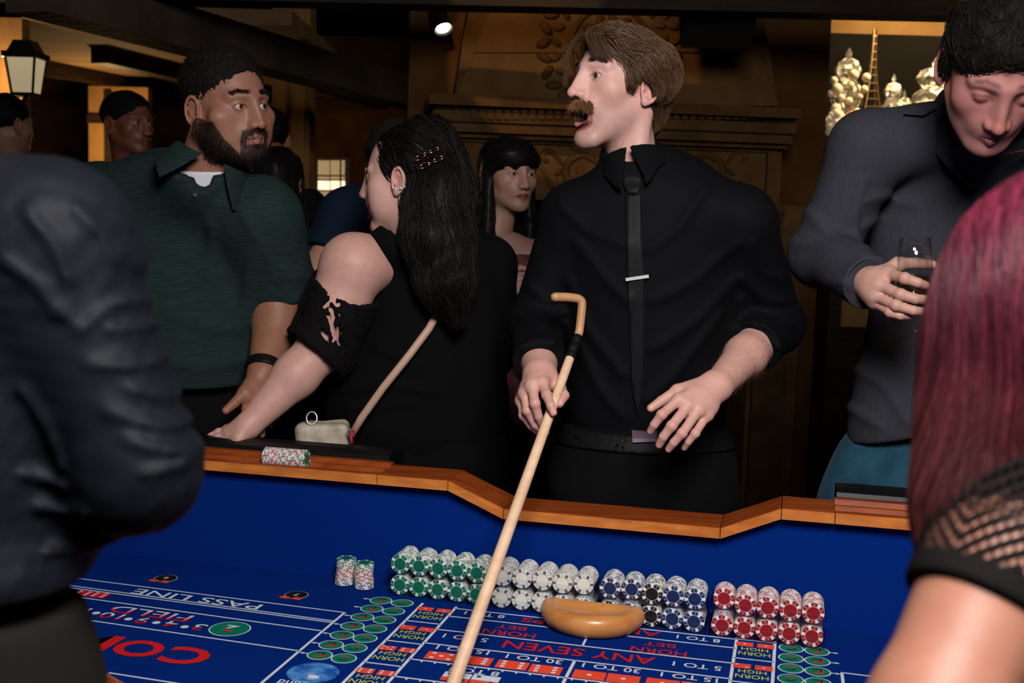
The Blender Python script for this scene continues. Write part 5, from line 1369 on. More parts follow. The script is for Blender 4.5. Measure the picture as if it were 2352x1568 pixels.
def flow_long(c, R, s, wavez=38, amp=.35, back=.8):
    def f(P):
        L = loc(P, c, R, s); x, y, z = L.T; t = np.clip((.09-z)/.10, 0, 1); w = np.sin(P[:, 2]*wavez+P[:, 0]*30)*np.clip((-z-.06)/.1, 0, 1)
        d = np.stack([np.sign(x)*.6*(1-t), -back*(1-t)-.1, -.1-t*1.3], 1)@R.T; d[:, 0] += amp*w; d[:, 1] += amp*.4*np.cos(P[:, 2]*wavez*.8)*np.clip((-z-.06)/.1, 0, 1)
        return d.astype(np.float32)
    return f
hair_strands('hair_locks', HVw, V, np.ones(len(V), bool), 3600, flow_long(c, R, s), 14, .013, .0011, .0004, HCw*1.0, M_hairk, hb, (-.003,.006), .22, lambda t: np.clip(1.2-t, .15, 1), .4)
# gold clips: double diamond outlines
M_gold = mat('rose_gold', (.90,.52,.36), .18, 1.); bh = bvh_of(hb)
for pts in ([(948,370),(966,352),(982,351),(967,366)], [(980,352),(996,340),(1014,337),(999,349)]), ([(958,388),(974,374),(991,373),(977,385)], [(990,373),(1005,360),(1024,358),(1008,370)]):
    r_ = [hitp(px, py, bh, .006) for px, py in pts[0]]; mb_ = MB()
    for pl in pts:
        q = [hitp(px, py, bh, .013) for px, py in pl]; dm = min(np.linalg.norm(p-CC) for p in q); q = [CC+(p-CC)/np.linalg.norm(p-CC)*(dm*.5+.5*np.linalg.norm(p-CC)) for p in q]
        for i_ in range(4): mb_.tube([q[i_], q[(i_+1) % 4]], .0012, 6)
    mb_.build('hair_clip', M_gold, hb, True)
bb_ = bvh_of(body); M_gem = mat('crystal_stone', (.85,.82,.80), .1, .6)
mb_ = MB()
for k in range(7):
    p = hitp(903+k*4.2, 433-(k-2.5)**2*.35+ (k % 2)*3, bb_, .003); Vv, Ff = ball(p, .0026 if k % 2 else .0036, 7); mb_.add(Vv, Ff)
mb_.build('earring', M_gem, body, True)
# top
sd = SD(); ch = at(985,700,2.80); hp = at(960,960,2.80)
sd.u(ell(ch, (.165,.125,.25))); sd.u(ell(at(965,860,2.80), (.185,.14,.22)), .08); sd.u(ell(hp, (.215,.15,.22)), .08)
sd.u(cap(at(930,575,2.75), at(855,590,2.72), .050, .052), .04); sd.u(cap(at(990,560,2.80), RSw, .06, .068), .05); sd.u(cap(RSw, at(1150,800,2.86), .066, .055), .03)
sd.w(wob(61, 17, .006)); sd.w(fold_lines([[(780,900),(900,880),(1000,900)],[(800,940),(950,920)],[(1010,780),(1060,880)],[(870,800),(960,840)]], 2.66, .006, .012))
sd.u(cap(at(902,560,2.70), at(990,545,2.76), .050, .058), .03)
sd.s(cap(at(935,540,2.71), at(925,470,2.70), .052, .054), .006)
sd.s(cap(LSw+np.array([-.012,-.02,.012]), LEw, .0765, .075), .006)
lo, hi = bounds([ch, hp, RSw, LSw, at(1150,800,2.86)], .20); V, Q = sdf_mesh(sd, lo, hi, .0065); top = mk('top', V, Q, M_dress, wm)
sl = SD(); m0 = LSw+(LEw-LSw)*.26; e0 = LEw+(LWw-LEw)*.10
sl.u(cap(m0, LEw, .084, .080)); sl.u(cap(LEw, e0, .080, .080), .02); sl.i(half(m0+np.array([0,0,-.0]), np.array([.42,-.20,.9])), .004); sl.i(half(e0, (LWw-LEw)), .004); sl.s(cap(LSw, LEw, .0770,.0735), .0); sl.s(cap(LEw, LWw, .073,.070)); sl.w(wob(62, 40, .004)); sl.w(wob(63, 150, .0015))
lo, hi = bounds([m0, LEw, e0], .10); V, Q = sdf_mesh(sl, lo, hi, .0036); mk('lace_sleeve', V, Q, M_lace, top)
br_ = SD(); br_.u(cap(at(880,572,2.69), at(905,545,2.70), .03, .03))
legs('skirt', hp+np.array([0,0,-.05]), (.215,.15,.22), M_blacktw, wm, [(hp[0]-.09, 2.82), (hp[0]+.10, 2.84)], at(960,1000,2.7)[2], .014, 1.1)
# purse and strap
M_purse = mat('pale_leather', (.52,.46,.36), .5, noise=(30, (.30,.26,.19), 4), bump=[(60,.4,.003)]); M_strap = mat('tan_strap', (.50,.31,.23), .5); M_ribbon = mat('crimson_ribbon', (.35,.01,.05), .6)
pu = tag(empty('purse', tuple(at(745,1000,2.64))), 'pale metallic crossbody purse with tan strap at the rail', 'purse')
pc = at(748,996,2.66); pd = SD(); pd.u(rbox(pc+np.array([0,0,-.05]), (.062,.028,.080), .018, basis((0,1,0),(-.12,0,1)))); pd.s(cap(at(700,950,2.66)+np.array([.04,0,.0]), at(800,955,2.66), .020, .012), .02); pd.w(wob(71, 60, .004))
V, Q = sdf_mesh(pd, pc-.17, pc+.15, .004); mk('bag', V, Q, M_purse, pu)
sp = [at(808,1000,2.62), at(830,960,2.615), at(880,890,2.61), at(940,815,2.615), at(985,755,2.64), at(1003,722,2.66), at(1012,700,2.70)]
MB().tube(sp, .0092, 8, True, (1.0,1.0)).build('strap', M_strap, pu, True)
MB().tube([at(806,1006,2.618), at(803,992,2.61), at(812,988,2.61), at(814,1000,2.612), at(807,1005,2.615)], .003, 6).tube([at(806,1000,2.612), at(808,1018,2.61)], .004, 6).build('ribbon', M_ribbon, pu, True)
th_ = np.linspace(0, 2*math.pi, 17); pr = at(806,994,2.625); MB().tube([pr+np.array([.009*math.cos(q), 0, .009*math.sin(q)]) for q in th_], .0014, 6, False).build('ring', M_silver, pu, True)
MB().tube([at(716,960,2.64)+np.array([.012*math.cos(q), .004*math.sin(q), .014*math.sin(q)]) for q in th_], .002, 6, False).build('clasp', M_silver, pu, True)
# ================================================================== man in the charcoal shirt with a glass
M_gshirt = cloth('charcoal_shirt', (.030,.031,.041), .82, .02, 1100, .2, noise=(220, (.043,.043,.053), 2, (6,1,.2)), spec=.07)
rm = tag(empty('person', (at(2130,900,2.58)[0], 2.58, 0)), 'man in untucked charcoal shirt and jeans looking down at his glass', 'person')
R = basis((-.14,-.74,-.66), (0,-.5,1)); s = 1.10; c = place(R, s, (0,.085,0), 2306, 224, 2.08); SKR = np.array([.40,.175,.155])
HO = dict(jaw=1.04, nose=1.08, eye=.0, brow=1.3, browc=(.05,.03,.025), lip=(.24,.09,.085), stubble=.35, stubblec=(.20,.11,.10))
nb = at(2275,262,2.42)
V, Q, C, L, HF = build_head(R, s, c, nb, HO, SKR, .0032, (.056,.064), pad=.17); parts = [(V, Q, C)]; rv, rl = V, L
RSr = at(1992,345,2.50); REr = at(1888,588,2.52); RWr = at(2006,655,2.30)
fing = [J([(2041,629,2.27),(2078,639,2.222),(2108,649,2.215),(2126,655,2.225)]), J([(2019,654,2.265),(2068,676,2.218),(2103,686,2.212),(2133,688,2.225)]), J([(2009,678,2.27),(2058,701,2.222),(2098,713,2.215),(2132,717,2.23)]), J([(2010,693,2.28),(2044,717,2.235),(2068,725,2.228),(2088,726,2.235)])]
thm = J([(2029,624,2.285),(2063,606,2.29),(2103,604,2.302),(2142,608,2.300)])
parts.append(arm_mesh(REr, RWr, REr+(RWr-REr)*.6, fing, thm, (.045,.040,.031), np.array([.56,.32,.26]), 1.12, .0027))
LEr0 = at(2680,640,2.50); LWr0 = LEr0+np.array([-.10,-.22,-.10]); dl = (LWr0-LEr0)/np.linalg.norm(LWr0-LEr0); sl_ = np.cross(dl, (0,0,1)); sl_ /= np.linalg.norm(sl_)
fl3 = [[LWr0+dl*.085+sl_*(.024-.016*k), LWr0+dl*.118+sl_*(.025-.016*k)+np.array([0,0,-.012]), LWr0+dl*.132+sl_*(.025-.016*k)+np.array([0,0,-.034]), LWr0+dl*.135+sl_*(.025-.016*k)+np.array([0,0,-.052])] for k in range(4)]
tl3 = [LWr0+dl*.03+sl_*.02, LWr0+dl*.06+sl_*.045+np.array([0,0,-.01]), LWr0+dl*.085+sl_*.052+np.array([0,0,-.02]), LWr0+dl*.105+sl_*.054+np.array([0,0,-.03])]
parts.append(arm_mesh(LEr0, LWr0, (LEr0+LWr0)/2, fl3, tl3, (.045,.040,.031), np.array([.56,.32,.26]), 1.08, .004))
V, Q, C = join(parts, [[at(2150,330,2.54), RSr], [at(2420,330,2.50), at(2560,350,2.48)]]); body = mk('body', V, Q, M_skin, rm, True, C); eyes(rm, c, R, s, R[:, 1]-R[:, 2]*.5)
hv = SD(); hv.u(ell((0,-.016,.046), (.090,.108,.088))); hv.s(ell((0,.132,-.02), (.10,.078,.088)), .012); hv.s(ell((0,.05,-.10), (.13,.09,.092)), .01)
for q_ in (-1,1): hv.u(ell((q_*.078,-.012,-.004), (.010,.022,.028)), .012)
hv.i(half((0,-.03,-.06), (0,.35,-1)), .01); hv.w(wob(15, 90, .004)); HV = xf(hv, c, R, s); V, Q = sdf_mesh(HV, c-.18, c+.18, .004); hb = mk('hair', V, Q, M_hairm, rm, True, np.tile([.008,.0065,.006], (len(V),1)))
def flr(P):
    L = loc(P, c, R, s); return (np.stack([.5*np.sign(L[:, 0])*np.clip(1-(L[:, 2])/.1, 0, 1), .7-8*np.clip(-L[:, 1], 0, .1), -.2-.6*np.clip(1-L[:, 2]/.1, 0, 1)], 1)@R.T).astype(np.float32)
hair_strands('hair_locks', HV, V, np.ones(len(V), bool), 2600, flr, 8, .006, .0009, .0003, (.010,.008,.007), M_hairk, hb, (-.002,.005), .4, lambda t: np.clip(1.1-t, .15, 1), .5)
sd = SD(); ch = at(2215,560,2.58); be = at(2165,880,2.58)
sd.u(ell(ch, (.205,.130,.27))); sd.u(ell(be, (.190,.130,.25)), .09); sd.u(ell(at(2160,1010,2.58), (.200,.135,.16)), .06)
LSr = at(2560,350,2.48); LEr = at(2680,640,2.50)
sd.u(cap(at(2200,300,2.50), RSr, .070, .078), .05); sd.u(cap(at(2320,300,2.48), LSr, .070, .078), .05)
sd.u(sleeve([RSr, REr, REr+(RWr-REr)*.92], [.080,.064,.050]), .03); sd.u(sleeve([LSr, LEr, LEr+np.array([-.10,-.22,-.10])*.9], [.080,.064,.050]), .03)
sd.u(cap(nb, c+R@np.array([0,-.03,-.06])*s, .078, .070), .03)
sd.w(wob(81, 15, .007)); sd.w(fold_lines([[(1850,560),(1920,560),(1985,600)],[(1870,480),(1910,540),(1960,560)],[(1990,460),(2060,450),(2130,470)],[(1985,420),(1970,500),(1985,560)],[(2000,520),(2060,500)],[(1900,640),(1950,660),(1985,700)],[(2000,860),(2060,900),(2100,980)],[(1960,940),(2040,990)]], 2.42, .007, .012))
sd.s(cap(nb+np.array([0,-.02,-.05]), c+R@np.array([0,-.03,-.05])*s, .064), .004); sd.s(ell(at(2265,345,2.36), (.035,.08,.055)), .01)
sd.i(half(at(2020,1030,2.45), np.array([.30,-.05,-1])), .006)
lo, hi = bounds([RSr, REr, LSr, LEr, ch, be, nb, RWr, at(2160,1100,2.5)], .16); V, Q = sdf_mesh(sd, lo, hi, .0066); gs = mk('shirt', V, Q, M_gshirt, rm); BV = bvh_of(gs)
e = REr+(RWr-REr)*.92; d = (RWr-REr)/np.linalg.norm(RWr-REr); cf = SD(); cf.u(cap(e-d*.06, e+d*.002, .054)); cf.i(half(e+d*.003, d), .003); cf.i(half(e-d*.055, -d), .003); cf.s(cap(e-d*.1, e+d*.1, .048)); V, Q = sdf_mesh(cf, e-.11, e+.11, .0035); mk('cuff', V, Q, M_gshirt, gs)
collar('collar', M_gshirt, gs, nb+np.array([-.004,-.006,-.016]), c+R@np.array([0,-.03,-.06])*s-nb+np.array([0,0,.05]), .118, .076, .058, (-.1,-1,0), .35, .75, .034)
drape('collar_leaf', [(2160,196),(2158,246),(2120,266),(2074,262),(2102,226)], BV, .018, .003, M_gshirt, gs, 6)
drape('placket', [(2108,760),(2128,760),(2128,1070),(2098,1076),(2100,980)], BV, .004, .002, M_gshirt, gs, 9)
M_btnd = mat('dark_button', (.01,.01,.012), .3)
for px, py in ((2124,740),(2122,818),(2112,912),(2106,1000)):
    p = hitp(px, py, BV, .006); MB().lathe([(1e-4,.0015),(.004,.0015),(.0055,.0005),(.0055,-.002)], 12, p, np.array([[1,0,0],[0,0,-1],[0,1,0]])).build('button', M_btnd, gs, True)
hp = at(2085,1130,2.60); legs('jeans', hp, (.185,.13,.20), M_denim, rm, [(hp[0]-.10, 2.62), (hp[0]+.12, 2.62)], at(2040,985,2.45)[2], .009, 1.12, wob(82, 28, .005))
# goblet
M_glass = glassy('clear_glass', (.96,.97,.97), .05, .02); M_wine = glassy('pale_ale', (.75,.60,.32), .02, .05)
gc = at(2114,640,2.262); zb_ = at(2100,762,2.26)[2]; zt = at(2115,546,2.26)[2]; hg = zt-zb_
tl = np.array([-.06,0,1.]); tl /= np.linalg.norm(tl); GB = np.stack([np.cross(tl,(0,1,0))*-1, np.cross(tl, np.cross(tl,(0,1,0))*-1)*1., tl], 1)
gb = np.array([gc[0]-.004, gc[1], zb_]); gl = tag(empty('goblet', tuple(gb)), 'stemmed footed glass with pale drink held by the charcoal shirt man', 'glass')
prof = [(1e-4,.003),(.030,.002),(.034,.004),(.030,.007),(.012,.012),(.0065,.020),(.0085,.026),(.007,.032),(.016,.042),(.028,.060),(.0335,.085),(.0340,.110),(.0315,.145),(.0285,hg)]
MB().lathe(prof[:8], 28, gb, GB).build('foot', M_glass, gl, True); MB().lathe(prof[7:]+[(.0270,hg),(.0300,.145),(.0325,.110),(.0320,.085),(.0265,.061),(.0145,.044),(1e-4,.040)], 28, gb, GB).build('bowl', M_glass, gl, True)
MB().lathe([(1e-4,.0415),(.014,.045),(.026,.0615),(.0315,.085),(.0318,.108),(1e-4,.108)], 24, gb, GB).build('drink', M_wine, gl, True)

# ================================================================== woman with burgundy hair at the near rail
rw = tag(empty('person', (at(2500,1200,.80)[0], .72, 0)), 'woman with long burgundy hair in black zigzag lace blouse seen from behind', 'person')
SKB = np.array([.30,.130,.085]); S = at(2440,985,.84); E = at(2140,1650,.735); Wr = at(2010,1980,.86)
R = basis((-.25,.96,-.05)); s = .95; c = at(2460,785,.86); nb = c+np.array([.01,-.02,-.19])
V, Q, C, L, HF = build_head(R, s, c, nb, dict(fem=1), SKB, .005, (.05,.055)); parts = [(V, Q, C)]
a_ = SD(); a_.u(cap(nb+np.array([0,0,-.08]), S, .07, .058)); a_.u(cap(S, S+(E-S)*.5, .056, .047), .03); a_.u(cap(S+(E-S)*.5, E, .047, .040), .02)
fing = [[Wr+np.array([-.03+.018*k*.6, .07, -.03]), Wr+np.array([-.035+.018*k*.6, .10, -.045]), Wr+np.array([-.035+.018*k*.6, .12, -.06]), Wr+np.array([-.035+.018*k*.6, .13, -.075])] for k in range(4)]
thm = [Wr+np.array([-.02,.02,-.01]), Wr+np.array([-.045,.04,-.02]), Wr+np.array([-.055,.06,-.03]), Wr+np.array([-.06,.08,-.04])]
a_.u(cap(E, E+(Wr-E)*.4, .040, .037), .02); a_.u(cap(E+(Wr-E)*.4, Wr, .037, .026), .02); a_.u(hand_field(Wr, fing, thm, .92), .015)
lo, hi = bounds([nb, S, E, Wr]+[f[3] for f in fing], .10); V, Q = sdf_mesh(a_, lo, hi, .0042); parts.append((V, Q, np.tile(SKB, (len(V),1))))
V, Q, C = join(parts); body = mk('body', V, Q, M_skin, rw, True, C)
hv = SD(); bp = [at(2460,770,.88), at(2405,880,.87), at(2318,1050,.84), at(2232,1210,.815), at(2165,1345,.80)]
hv.u(ell(c+np.array([0,-.004,.020]), (.096,.112,.108)))
for a, b, ra, rb in zip(bp[:-1], bp[1:], (.086,.078,.054,.030), (.078,.054,.030,.008)): hv.u(cap(a, b, ra, rb), .04)
hv.u(cap(at(2460,800,.86), at(2420,930,.82), .07, .03), .04)
hv.s(ell(c+np.array([-.03,.16,-.02]), (.09,.10,.10)), .02); hv.w(wob(91, 60, .003, (1.4,1.4,.3)))
lo, hi = bounds(bp+[c], .13); V, Q = sdf_mesh(hv, lo, hi, .0045)
M_hred = mat('hair_burgundy', (.1,.1,.1), .42, attr='Col', spec=.22)
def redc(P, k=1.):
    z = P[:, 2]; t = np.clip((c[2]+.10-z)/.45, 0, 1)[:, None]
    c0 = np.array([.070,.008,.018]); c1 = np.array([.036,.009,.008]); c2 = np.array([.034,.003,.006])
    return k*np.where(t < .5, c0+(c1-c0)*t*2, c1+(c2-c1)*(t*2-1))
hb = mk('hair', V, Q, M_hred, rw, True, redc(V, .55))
def flred(P):
    L = P-c; t = np.clip((.10-L[:, 2])/.10, 0, 1); d = np.stack([-.55*(1-t)-.26*t*np.clip((-L[:, 2]-.05)/.1, 0, 1), -.55*(1-t), -.12-1.0*t], 1); return d.astype(np.float32)
rt = pick(V, V[:, 1] < c[1]+.06, 6500); offs = RNG.uniform(-.002, .0035, len(rt)).astype(np.float32); Ps = comb(hv, rt, flred, 12, .014, offs, .07)
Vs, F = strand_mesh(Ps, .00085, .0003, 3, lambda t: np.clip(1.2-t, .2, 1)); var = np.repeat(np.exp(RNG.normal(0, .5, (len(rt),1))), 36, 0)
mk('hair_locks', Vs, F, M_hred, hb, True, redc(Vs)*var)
# lace blouse
def lace_mat():
    m = bpy.data.materials.new('zigzag_lace'); m.use_nodes = True; N = m.node_tree.nodes; Lk = m.node_tree.links; b = N['Principled BSDF']; b.inputs['Base Color'].default_value = (.006,.005,.005,1); b.inputs['Roughness'].default_value = .9; b.inputs['Specular IOR Level'].default_value = .08
    a = N.new('ShaderNodeAttribute'); a.attribute_name = 'Col'; sp_ = N.new('ShaderNodeSeparateColor'); Lk.new(a.outputs['Color'], sp_.inputs[0])
    def mt(op, x, y=None):
        n = N.new('ShaderNodeMath'); n.operation = op
        for i, v in enumerate((x, y)):
            if v is None: continue
            if isinstance(v, (int, float)): n.inputs[i].default_value = v
            else: Lk.new(v, n.inputs[i])
        return n.outputs[0]
    u, v = sp_.outputs[0], sp_.outputs[1]
    zz = mt('ABSOLUTE', mt('SUBTRACT', mt('FRACT', mt('MULTIPLY', v, 1/.085)), .5)); uu = mt('ADD', u, mt('MULTIPLY', zz, .085*.95))
    st = mt('LESS_THAN', mt('FRACT', mt('MULTIPLY', uu, 1/.0115)), .56); dt = mt('LESS_THAN', mt('FRACT', mt('MULTIPLY', v, 1/.0052)), .74)
    hole = mt('MULTIPLY', mt('MULTIPLY', st, dt), sp_.outputs[2])
    t = N.new('ShaderNodeBsdfTransparent'); mx = N.new('ShaderNodeMixShader'); Lk.new(hole, mx.inputs[0]); Lk.new(b.outputs[0], mx.inputs[1]); Lk.new(t.outputs[0], mx.inputs[2]); Lk.new(mx.outputs[0], N['Material Output'].inputs[0]); return m
sl = SD(); h0 = S+(E-S)*.66; ax_ = (E-S)/np.linalg.norm(E-S); sl.u(cap(S, h0, .064, .052)); sl.i(half(h0, ax_), .004); sl.s(cap(S, E, .0605, .038)); sl.w(wob(93, 45, .0022))
lo, hi = bounds([S, h0], .09); V, Q = sdf_mesh(sl, lo, hi, .0034); q = V-S; uu = q@ax_; rad = q-np.outer(uu, ax_); e1 = np.cross(ax_, (0,1,0)); e1 /= np.linalg.norm(e1); e2 = np.cross(ax_, e1); vv = np.arctan2(rad@e2, rad@e1)*.055+1.0
hem = (uu < np.linalg.norm(h0-S)-.016).astype(float)
bl = SD(); tc_ = at(2740,1300,.80); bl.u(ell(tc_+np.array([.03,0,-.08]), (.16,.105,.26))); bl.u(cap(nb+np.array([0,0,-.09]), S, .075, .064), .04); bl.u(cap(nb+np.array([0,0,-.09]), nb+np.array([.19,0,-.13]), .075, .062), .04); bl.u(cap(nb+np.array([.19,0,-.13]), nb+np.array([.22,.02,-.38]), .058, .05), .03); bl.s(cap(S+ax_*.01, E, .070), .004); bl.s(cap(nb+np.array([0,0,-.1]), c, .06), .01)
V2, Q2 = sdf_mesh(bl, tc_-np.array([.35,.25,.5]), tc_+np.array([.42,.25,.45]), .009); blo = mk('blouse', V2, Q2, M_lace, rw)
mk('lace_sleeve', V, Q, lace_mat(), blo, True, np.stack([uu+.5, vv, hem], 1))
hp = np.array([tc_[0]+.03, tc_[1]-.07, .98]); legs('trousers', hp, (.165,.12,.18), M_blacktw, rw, [(hp[0]-.08, hp[1]-.02), (hp[0]+.09, hp[1]-.02)], 1.05, .014, .95)

# ================================================================== man in black satin shirt, back turned
M_satin = cloth('black_satin_shirt', (.0045,.0058,.0092), .58, .005, 900, .15, spec=.10)
D = .98
bs = tag(empty('person', (at(-130,900,D)[0], D-.04, 0)), 'man in black satin shirt with bent elbow seen from behind', 'person')
S = at(105,570,.97); E = at(318,1080,.955); Wr = at(70,1185,1.05); R = basis((.15,.98,0)); s = 1.03; c = at(-310,110,D+.0); nb = at(-270,500,D)
SKX = np.array([.50,.32,.25])
V, Q, C, L, HF = build_head(R, s, c, nb, {}, SKX, .006, (.056,.06)); parts = [(V, Q, C)]
dW = (Wr-E)/np.linalg.norm(Wr-E); fing = [[Wr+dW*.075+np.array([0,.016*k-.02,.004]), Wr+dW*.105+np.array([0,.016*k-.02,-.008]), Wr+dW*.12+np.array([0,.016*k-.02,-.028]), Wr+dW*.115+np.array([0,.016*k-.02,-.045])] for k in range(4)]
thm = [Wr+dW*.02+np.array([0,-.02,0]), Wr+dW*.05+np.array([0,-.045,0]), Wr+dW*.075+np.array([0,-.05,-.008]), Wr+dW*.095+np.array([0,-.05,-.015])]
parts.append(arm_mesh(E, Wr, E+(Wr-E)*.5, fing, thm, (.036,.034,.026), SKX, .95, .004))
V, Q, C = join(parts, [[at(-60,520,D), S]]); mk('body', V, Q, M_skin, bs, True, C)
hv = SD(); hv.u(ell((0,-.016,.040), (.084,.104,.084))); hv.s(ell((0,.135,-.01), (.10,.085,.095)), .01); hv.s(ell((0,.06,-.10), (.12,.09,.09)), .01); hv.i(half((0,-.03,-.05), (0,.35,-1)), .01); HV = xf(hv, c, R, s); V, Q = sdf_mesh(HV, c-.17, c+.17, .005); hb = mk('hair', V, Q, M_hairm, bs, True, np.tile([.03,.02,.014], (len(V),1)))
i = RNG.choice(len(V), 1500); g = grad(HV, V.astype(np.float32)); short_strands('hair_locks', V[i], g[i], lambda P: np.tile([0,-.2,-1.], (len(P),1)), .02, 4, .0008, (.04,.027,.018), M_hairm, hb, .3)
sd = SD(); sd.u(ell(at(-190,850,D), (.140,.105,.165))); sd.u(ell(at(-160,1180,D), (.126,.100,.14)), .05); sd.u(ell(at(-125,1300,D-.01), (.112,.100,.045)), .03)
sd.u(cap(nb+np.array([0,0,-.01]), S, .066, .069), .05); sd.u(cap(nb+np.array([0,0,-.01]), at(-560,590,D), .066, .067), .05); sd.u(cap(at(-560,590,D), at(-640,1000,D), .066, .05), .03)
sd.u(sleeve([S, E, E+(Wr-E)*.9], [.068,.049,.040], .022), .028)
sd.u(cap(nb, c+R@np.array([0,-.03,-.06])*s, .07, .064), .02)
sd.w(wob(101, 20, .004)); sd.w(wob(102, 55, .0016, (1,1,1.4), 6, True)); sd.w(fold_lines([[(270,620),(330,660),(360,640)],[(255,700),(320,700),(380,660)],[(230,560),(290,640),(300,720)],[(110,690),(180,760),(240,700)],[(290,900),(360,930),(430,960)],[(280,1010),(360,1040),(440,1060)],[(330,1090),(400,1080),(450,1040)],[(240,760),(320,760),(390,760)],[(60,1180),(120,1200),(180,1190)],[(40,1100),(120,1130)],[(80,1290),(140,1310),(200,1290)],[(60,480),(120,560),(150,640)],[(20,600),(90,650),(130,720)],[(160,480),(210,540),(235,600)],[(200,840),(290,850),(370,830)],[(240,950),(330,980),(420,1000)],[(40,900),(90,980),(120,1080)]], .90, .0042, .0048))
sd.s(cap(nb+np.array([0,.01,-.02]), c, .056), .004)
sd.i(half(at(100,1400,.9), np.array([.0,0,-1])), .006)
lo, hi = bounds([S, E, Wr, nb, at(-640,1000,D), at(-120,1420,D)], .12); V, Q = sdf_mesh(sd, lo, hi, .0048); mk('shirt', V, Q, M_satin, bs)
hp = np.array([at(-165,1480,D)[0], D-.01, at(-110,1470,D)[2]]); legs('trousers', hp, (.135,.105,.16), cloth('charcoal_trousers', (.010,.009,.008), .9, .02), bs, [(hp[0]-.08, D-.02), (hp[0]+.08, D)], at(100,1385,D)[2], .009, .86)

# ================================================================== guests behind
def guest(px, py, D, facing, skin, hairc, top_m, label, s=1.0, fem=0, long=0, nbo=(0,.03,-.19), sw=.17, roll=0, bangs=False, tilt=0., HOx=None):
    e = at(px, py, D); rt_ = tag(empty('person', (e[0], D+.06, 0)), label, 'person'); f = np.array(facing, float); R = basis((f[0], f[1], tilt)); c = e-R@np.array([0,.04,0])*s
    nb = c+np.array(nbo)*s; HO = dict(fem=fem, jaw=.95 if fem else 1.02, nose=.9 if fem else 1.0, lip=(.22,.05,.06) if fem else np.array(skin)*.6, eye=.9); HO.update(HOx or {})
    V, Q, C, L, HF = build_head(R, s, c, nb, HO, np.array(skin), .0042, (.047,.05) if fem else (.056,.06))
    ch = SD(); shl = [nb+np.array([k*sw, 0, -.075]) for k in (-1,1)]
    ch.u(ell(nb+np.array([0,.01,-.20]), (sw*.92,.095,.17))); 
    for q in shl: ch.u(cap(nb+np.array([0,.01,-.05]), q, .05, .05), .05)
    lo, hi = bounds([nb, nb+np.array([0,0,-.3])], .27); V2, Q2 = sdf_mesh(ch, lo, hi, .012); P = [(V, Q, C), (V2, Q2, np.array(skin))]
    V, Q, C = join(P); b = mk('body', V, Q, M_skin, rt_, True, C); eyes(rt_, c, R, s, R[:, 1])
    hv = SD(); hv.u(ell((0,-.018,.038), (.085,.104,.086)))
    if bangs: hv.u(ell((0,.030,.046), (.083,.074,.058)), .02); hv.s(ell((0,.125,-.075), (.068,.085,.094)), .008); hv.s(ell((0,.07,-.11), (.064,.09,.10)), .01)
    else: hv.s(ell((0,.138,-.01), (.095,.085,.09)), .01); hv.s(ell((0,.06,-.10), (.12,.085,.09)), .01)
    if long:
        hv.u(cap((0,-.055,-.02), (0,-.075,-long), .072, .06), .03)
        for k in (-1,1): hv.u(cap((k*.070,-.005,.0), (k*.080,.012,-long*.9), .022, .026), .03)
    else:
        for k in (-1,1): hv.s(ell((k*.088,-.006,-.024), (.022,.024,.032)), .008)
        hv.i(half((0,-.03,-.06), (0,.35,-1)), .01)
    hv.w(wob(int(px), 60, .004)); HV = xf(hv, c, R, s); ext = .17+long
    V, Q = sdf_mesh(HV, c-ext, c+.18+long*.4, .005); hb = mk('hair', V, Q, M_hairk if fem else M_hairm, rt_, True, np.tile(hairc, (len(V),1)))
    if fem: hair_strands('hair_locks', HV, V, np.ones(len(V), bool), 1100, flow_long(c, R, s, 25, .12), 9, .014, .0013, .0005, np.array(hairc)*1.2, M_hairk, hb, (-.003,.003), .12)
    sd = SD(); dz = .06 if fem else .03
    if fem: sd.u(lambda P: ch(P)-np.float32(.008)); sd.u(ell(nb+np.array([0,.01,-.30]), (sw*.96,.105,.20)), .04); sd.i(half(nb+np.array([0,0,-dz]), (0,-.25,1)), .01)
    else:
        sd.u(ell(nb+np.array([0,.02,-.24]), (sw*1.02,.12,.26)))
        for q, k in zip(shl, (-1,1)): sd.u(cap(nb+np.array([0,.01,-.05]), q, .062, .068), .05); sd.u(cap(q, q+np.array([k*.05,.0,-.28]), .068, .056), .03); sd.u(cap(q+np.array([k*.05,.0,-.28]), q+np.array([k*.02,-.16,-.42]), .055, .04), .02)
        sd.s(cap(nb+np.array([0,-.02,-.03]), c, .064), .01)
    sd.u(ell(nb+np.array([0,.02,-.55]), (sw,.12,.22)), .08); sd.w(wob(int(px)+1, 18, .006))
    lo, hi = bounds([nb, nb+np.array([0,0,-.72])], .30); V, Q = sdf_mesh(sd, lo, hi, .011); mk('dress' if fem else 'shirt', V, Q, top_m, rt_)
    z = nb[2]-.60; legs('trousers' if not fem else 'skirt', np.array([nb[0], D+.06, z-.05]), (sw*.95,.12,.18), M_blacktw, rt_, [(nb[0]-.09, D+.06), (nb[0]+.09, D+.08)], z, .018, .95)
    return rt_, c, R, nb, b
M_pink = cloth('pink_floral', (.30,.10,.12), .8, .05, 600, .2, noise=(22, (.07,.018,.028), 3))
M_navy = cloth('navy_shirt', (.0055,.012,.026), .85, .02); M_flor = cloth('floral_dark', (.07,.045,.025), .8, .02, noise=(30, (.012,.010,.008), 3)); M_dk = cloth('dark_suit', (.006,.006,.006), .9, .01)
gw = guest(1184, 398, 3.70, (.50,-.86,0), (.42,.235,.18), (.006,.005,.005), M_pink, 'woman with black fringe in pink floral dress behind the dealer', .98, 1, .26, (-.035,.02,-.185), .150, bangs=True)
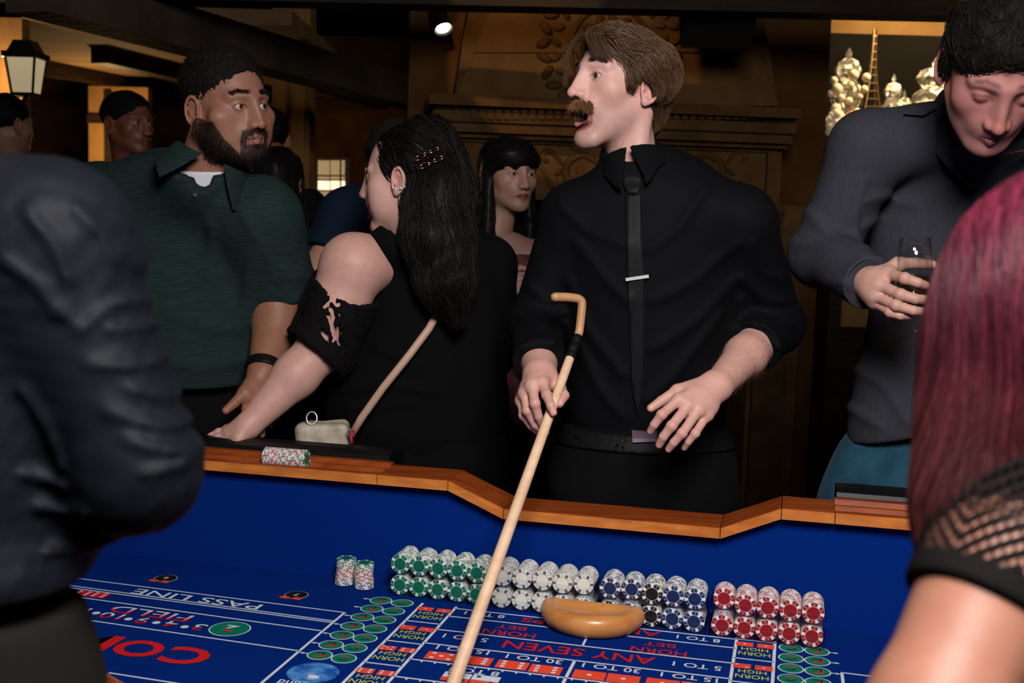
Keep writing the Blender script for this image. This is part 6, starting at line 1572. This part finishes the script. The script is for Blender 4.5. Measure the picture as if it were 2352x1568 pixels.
hnd = at(1180,648,3.52); fing = [[hnd+np.array([.01+.0*k, -.01, .025-.017*k]), hnd+np.array([.045,-.025,.027-.017*k]), hnd+np.array([.045,-.005,.028-.017*k]), hnd+np.array([.022,.0,.026-.017*k])] for k in range(4)]
thm = [hnd+np.array([-.02,-.01,.02]), hnd+np.array([.0,-.025,.04]), hnd+np.array([.02,-.028,.045]), hnd+np.array([.035,-.03,.043])]
W0 = hnd+np.array([-.06,.02,-.01]); Vh, Qh, Ch = arm_mesh(at(1105,760,3.62), W0, (at(1105,760,3.62)+W0)/2, fing, thm, (.038,.034,.026), np.array([.42,.235,.18]), .92, .004); mk('forearm', Vh, Qh, M_skin, gw[4], True, Ch)
nv, c_, R_, nb_2, b_ = guest(935, 380, 3.20, (.3,.95,0), (.42,.24,.17), (.012,.010,.008), M_navy, 'man in navy short sleeved shirt behind the lace top woman', 1.0, nbo=(-.02,.03,-.17), sw=.19)
sS = at(800,500,3.18); sE = at(742,620,3.12); sW = at(722,780,3.0)
q = SD(); q.u(cap(at(860,470,3.2), sS, .07, .075)); q.u(sleeve([sS, sS+(sE-sS)*.72], [.078,.074]), .03); V, Q = sdf_mesh(q, sS-.2, sS+.2, .008); mk('sleeve', V, Q, M_navy, nv)
q = SD(); q.u(cap(sS, sE, .055, .052)); q.u(cap(sE, sW, .05, .034), .02); V, Q = sdf_mesh(q, np.minimum(sS, sW)-.1, np.maximum(sS, sW)+.1, .007); mk('forearm', V, Q, M_skin, b_, True, np.tile([.40,.205,.135], (len(V),1)))
guest(606, 318, 4.75, (-.4,.9,0), (.24,.11,.06), (.006,.005,.005), M_dk, 'dark haired guest in dark jacket standing behind the bearded man', 1.0)
guest(652, 418, 4.0, (.2,.95,0), (.34,.18,.12), (.005,.004,.004), M_flor, 'long haired guest in brown floral top between post and window', .95, 1, .20)
guest(312, 282, 4.5, (.85,-.5,0), (.16,.05,.03), (.006,.005,.005), M_dk, 'dark haired guest with ruddy face before the amber wall', 1.0)
guest(38, 285, 5.0, (.5,.8,0), (.22,.12,.08), (.006,.005,.005), M_dk, 'shadowed guest below the wall lantern', 1.0)
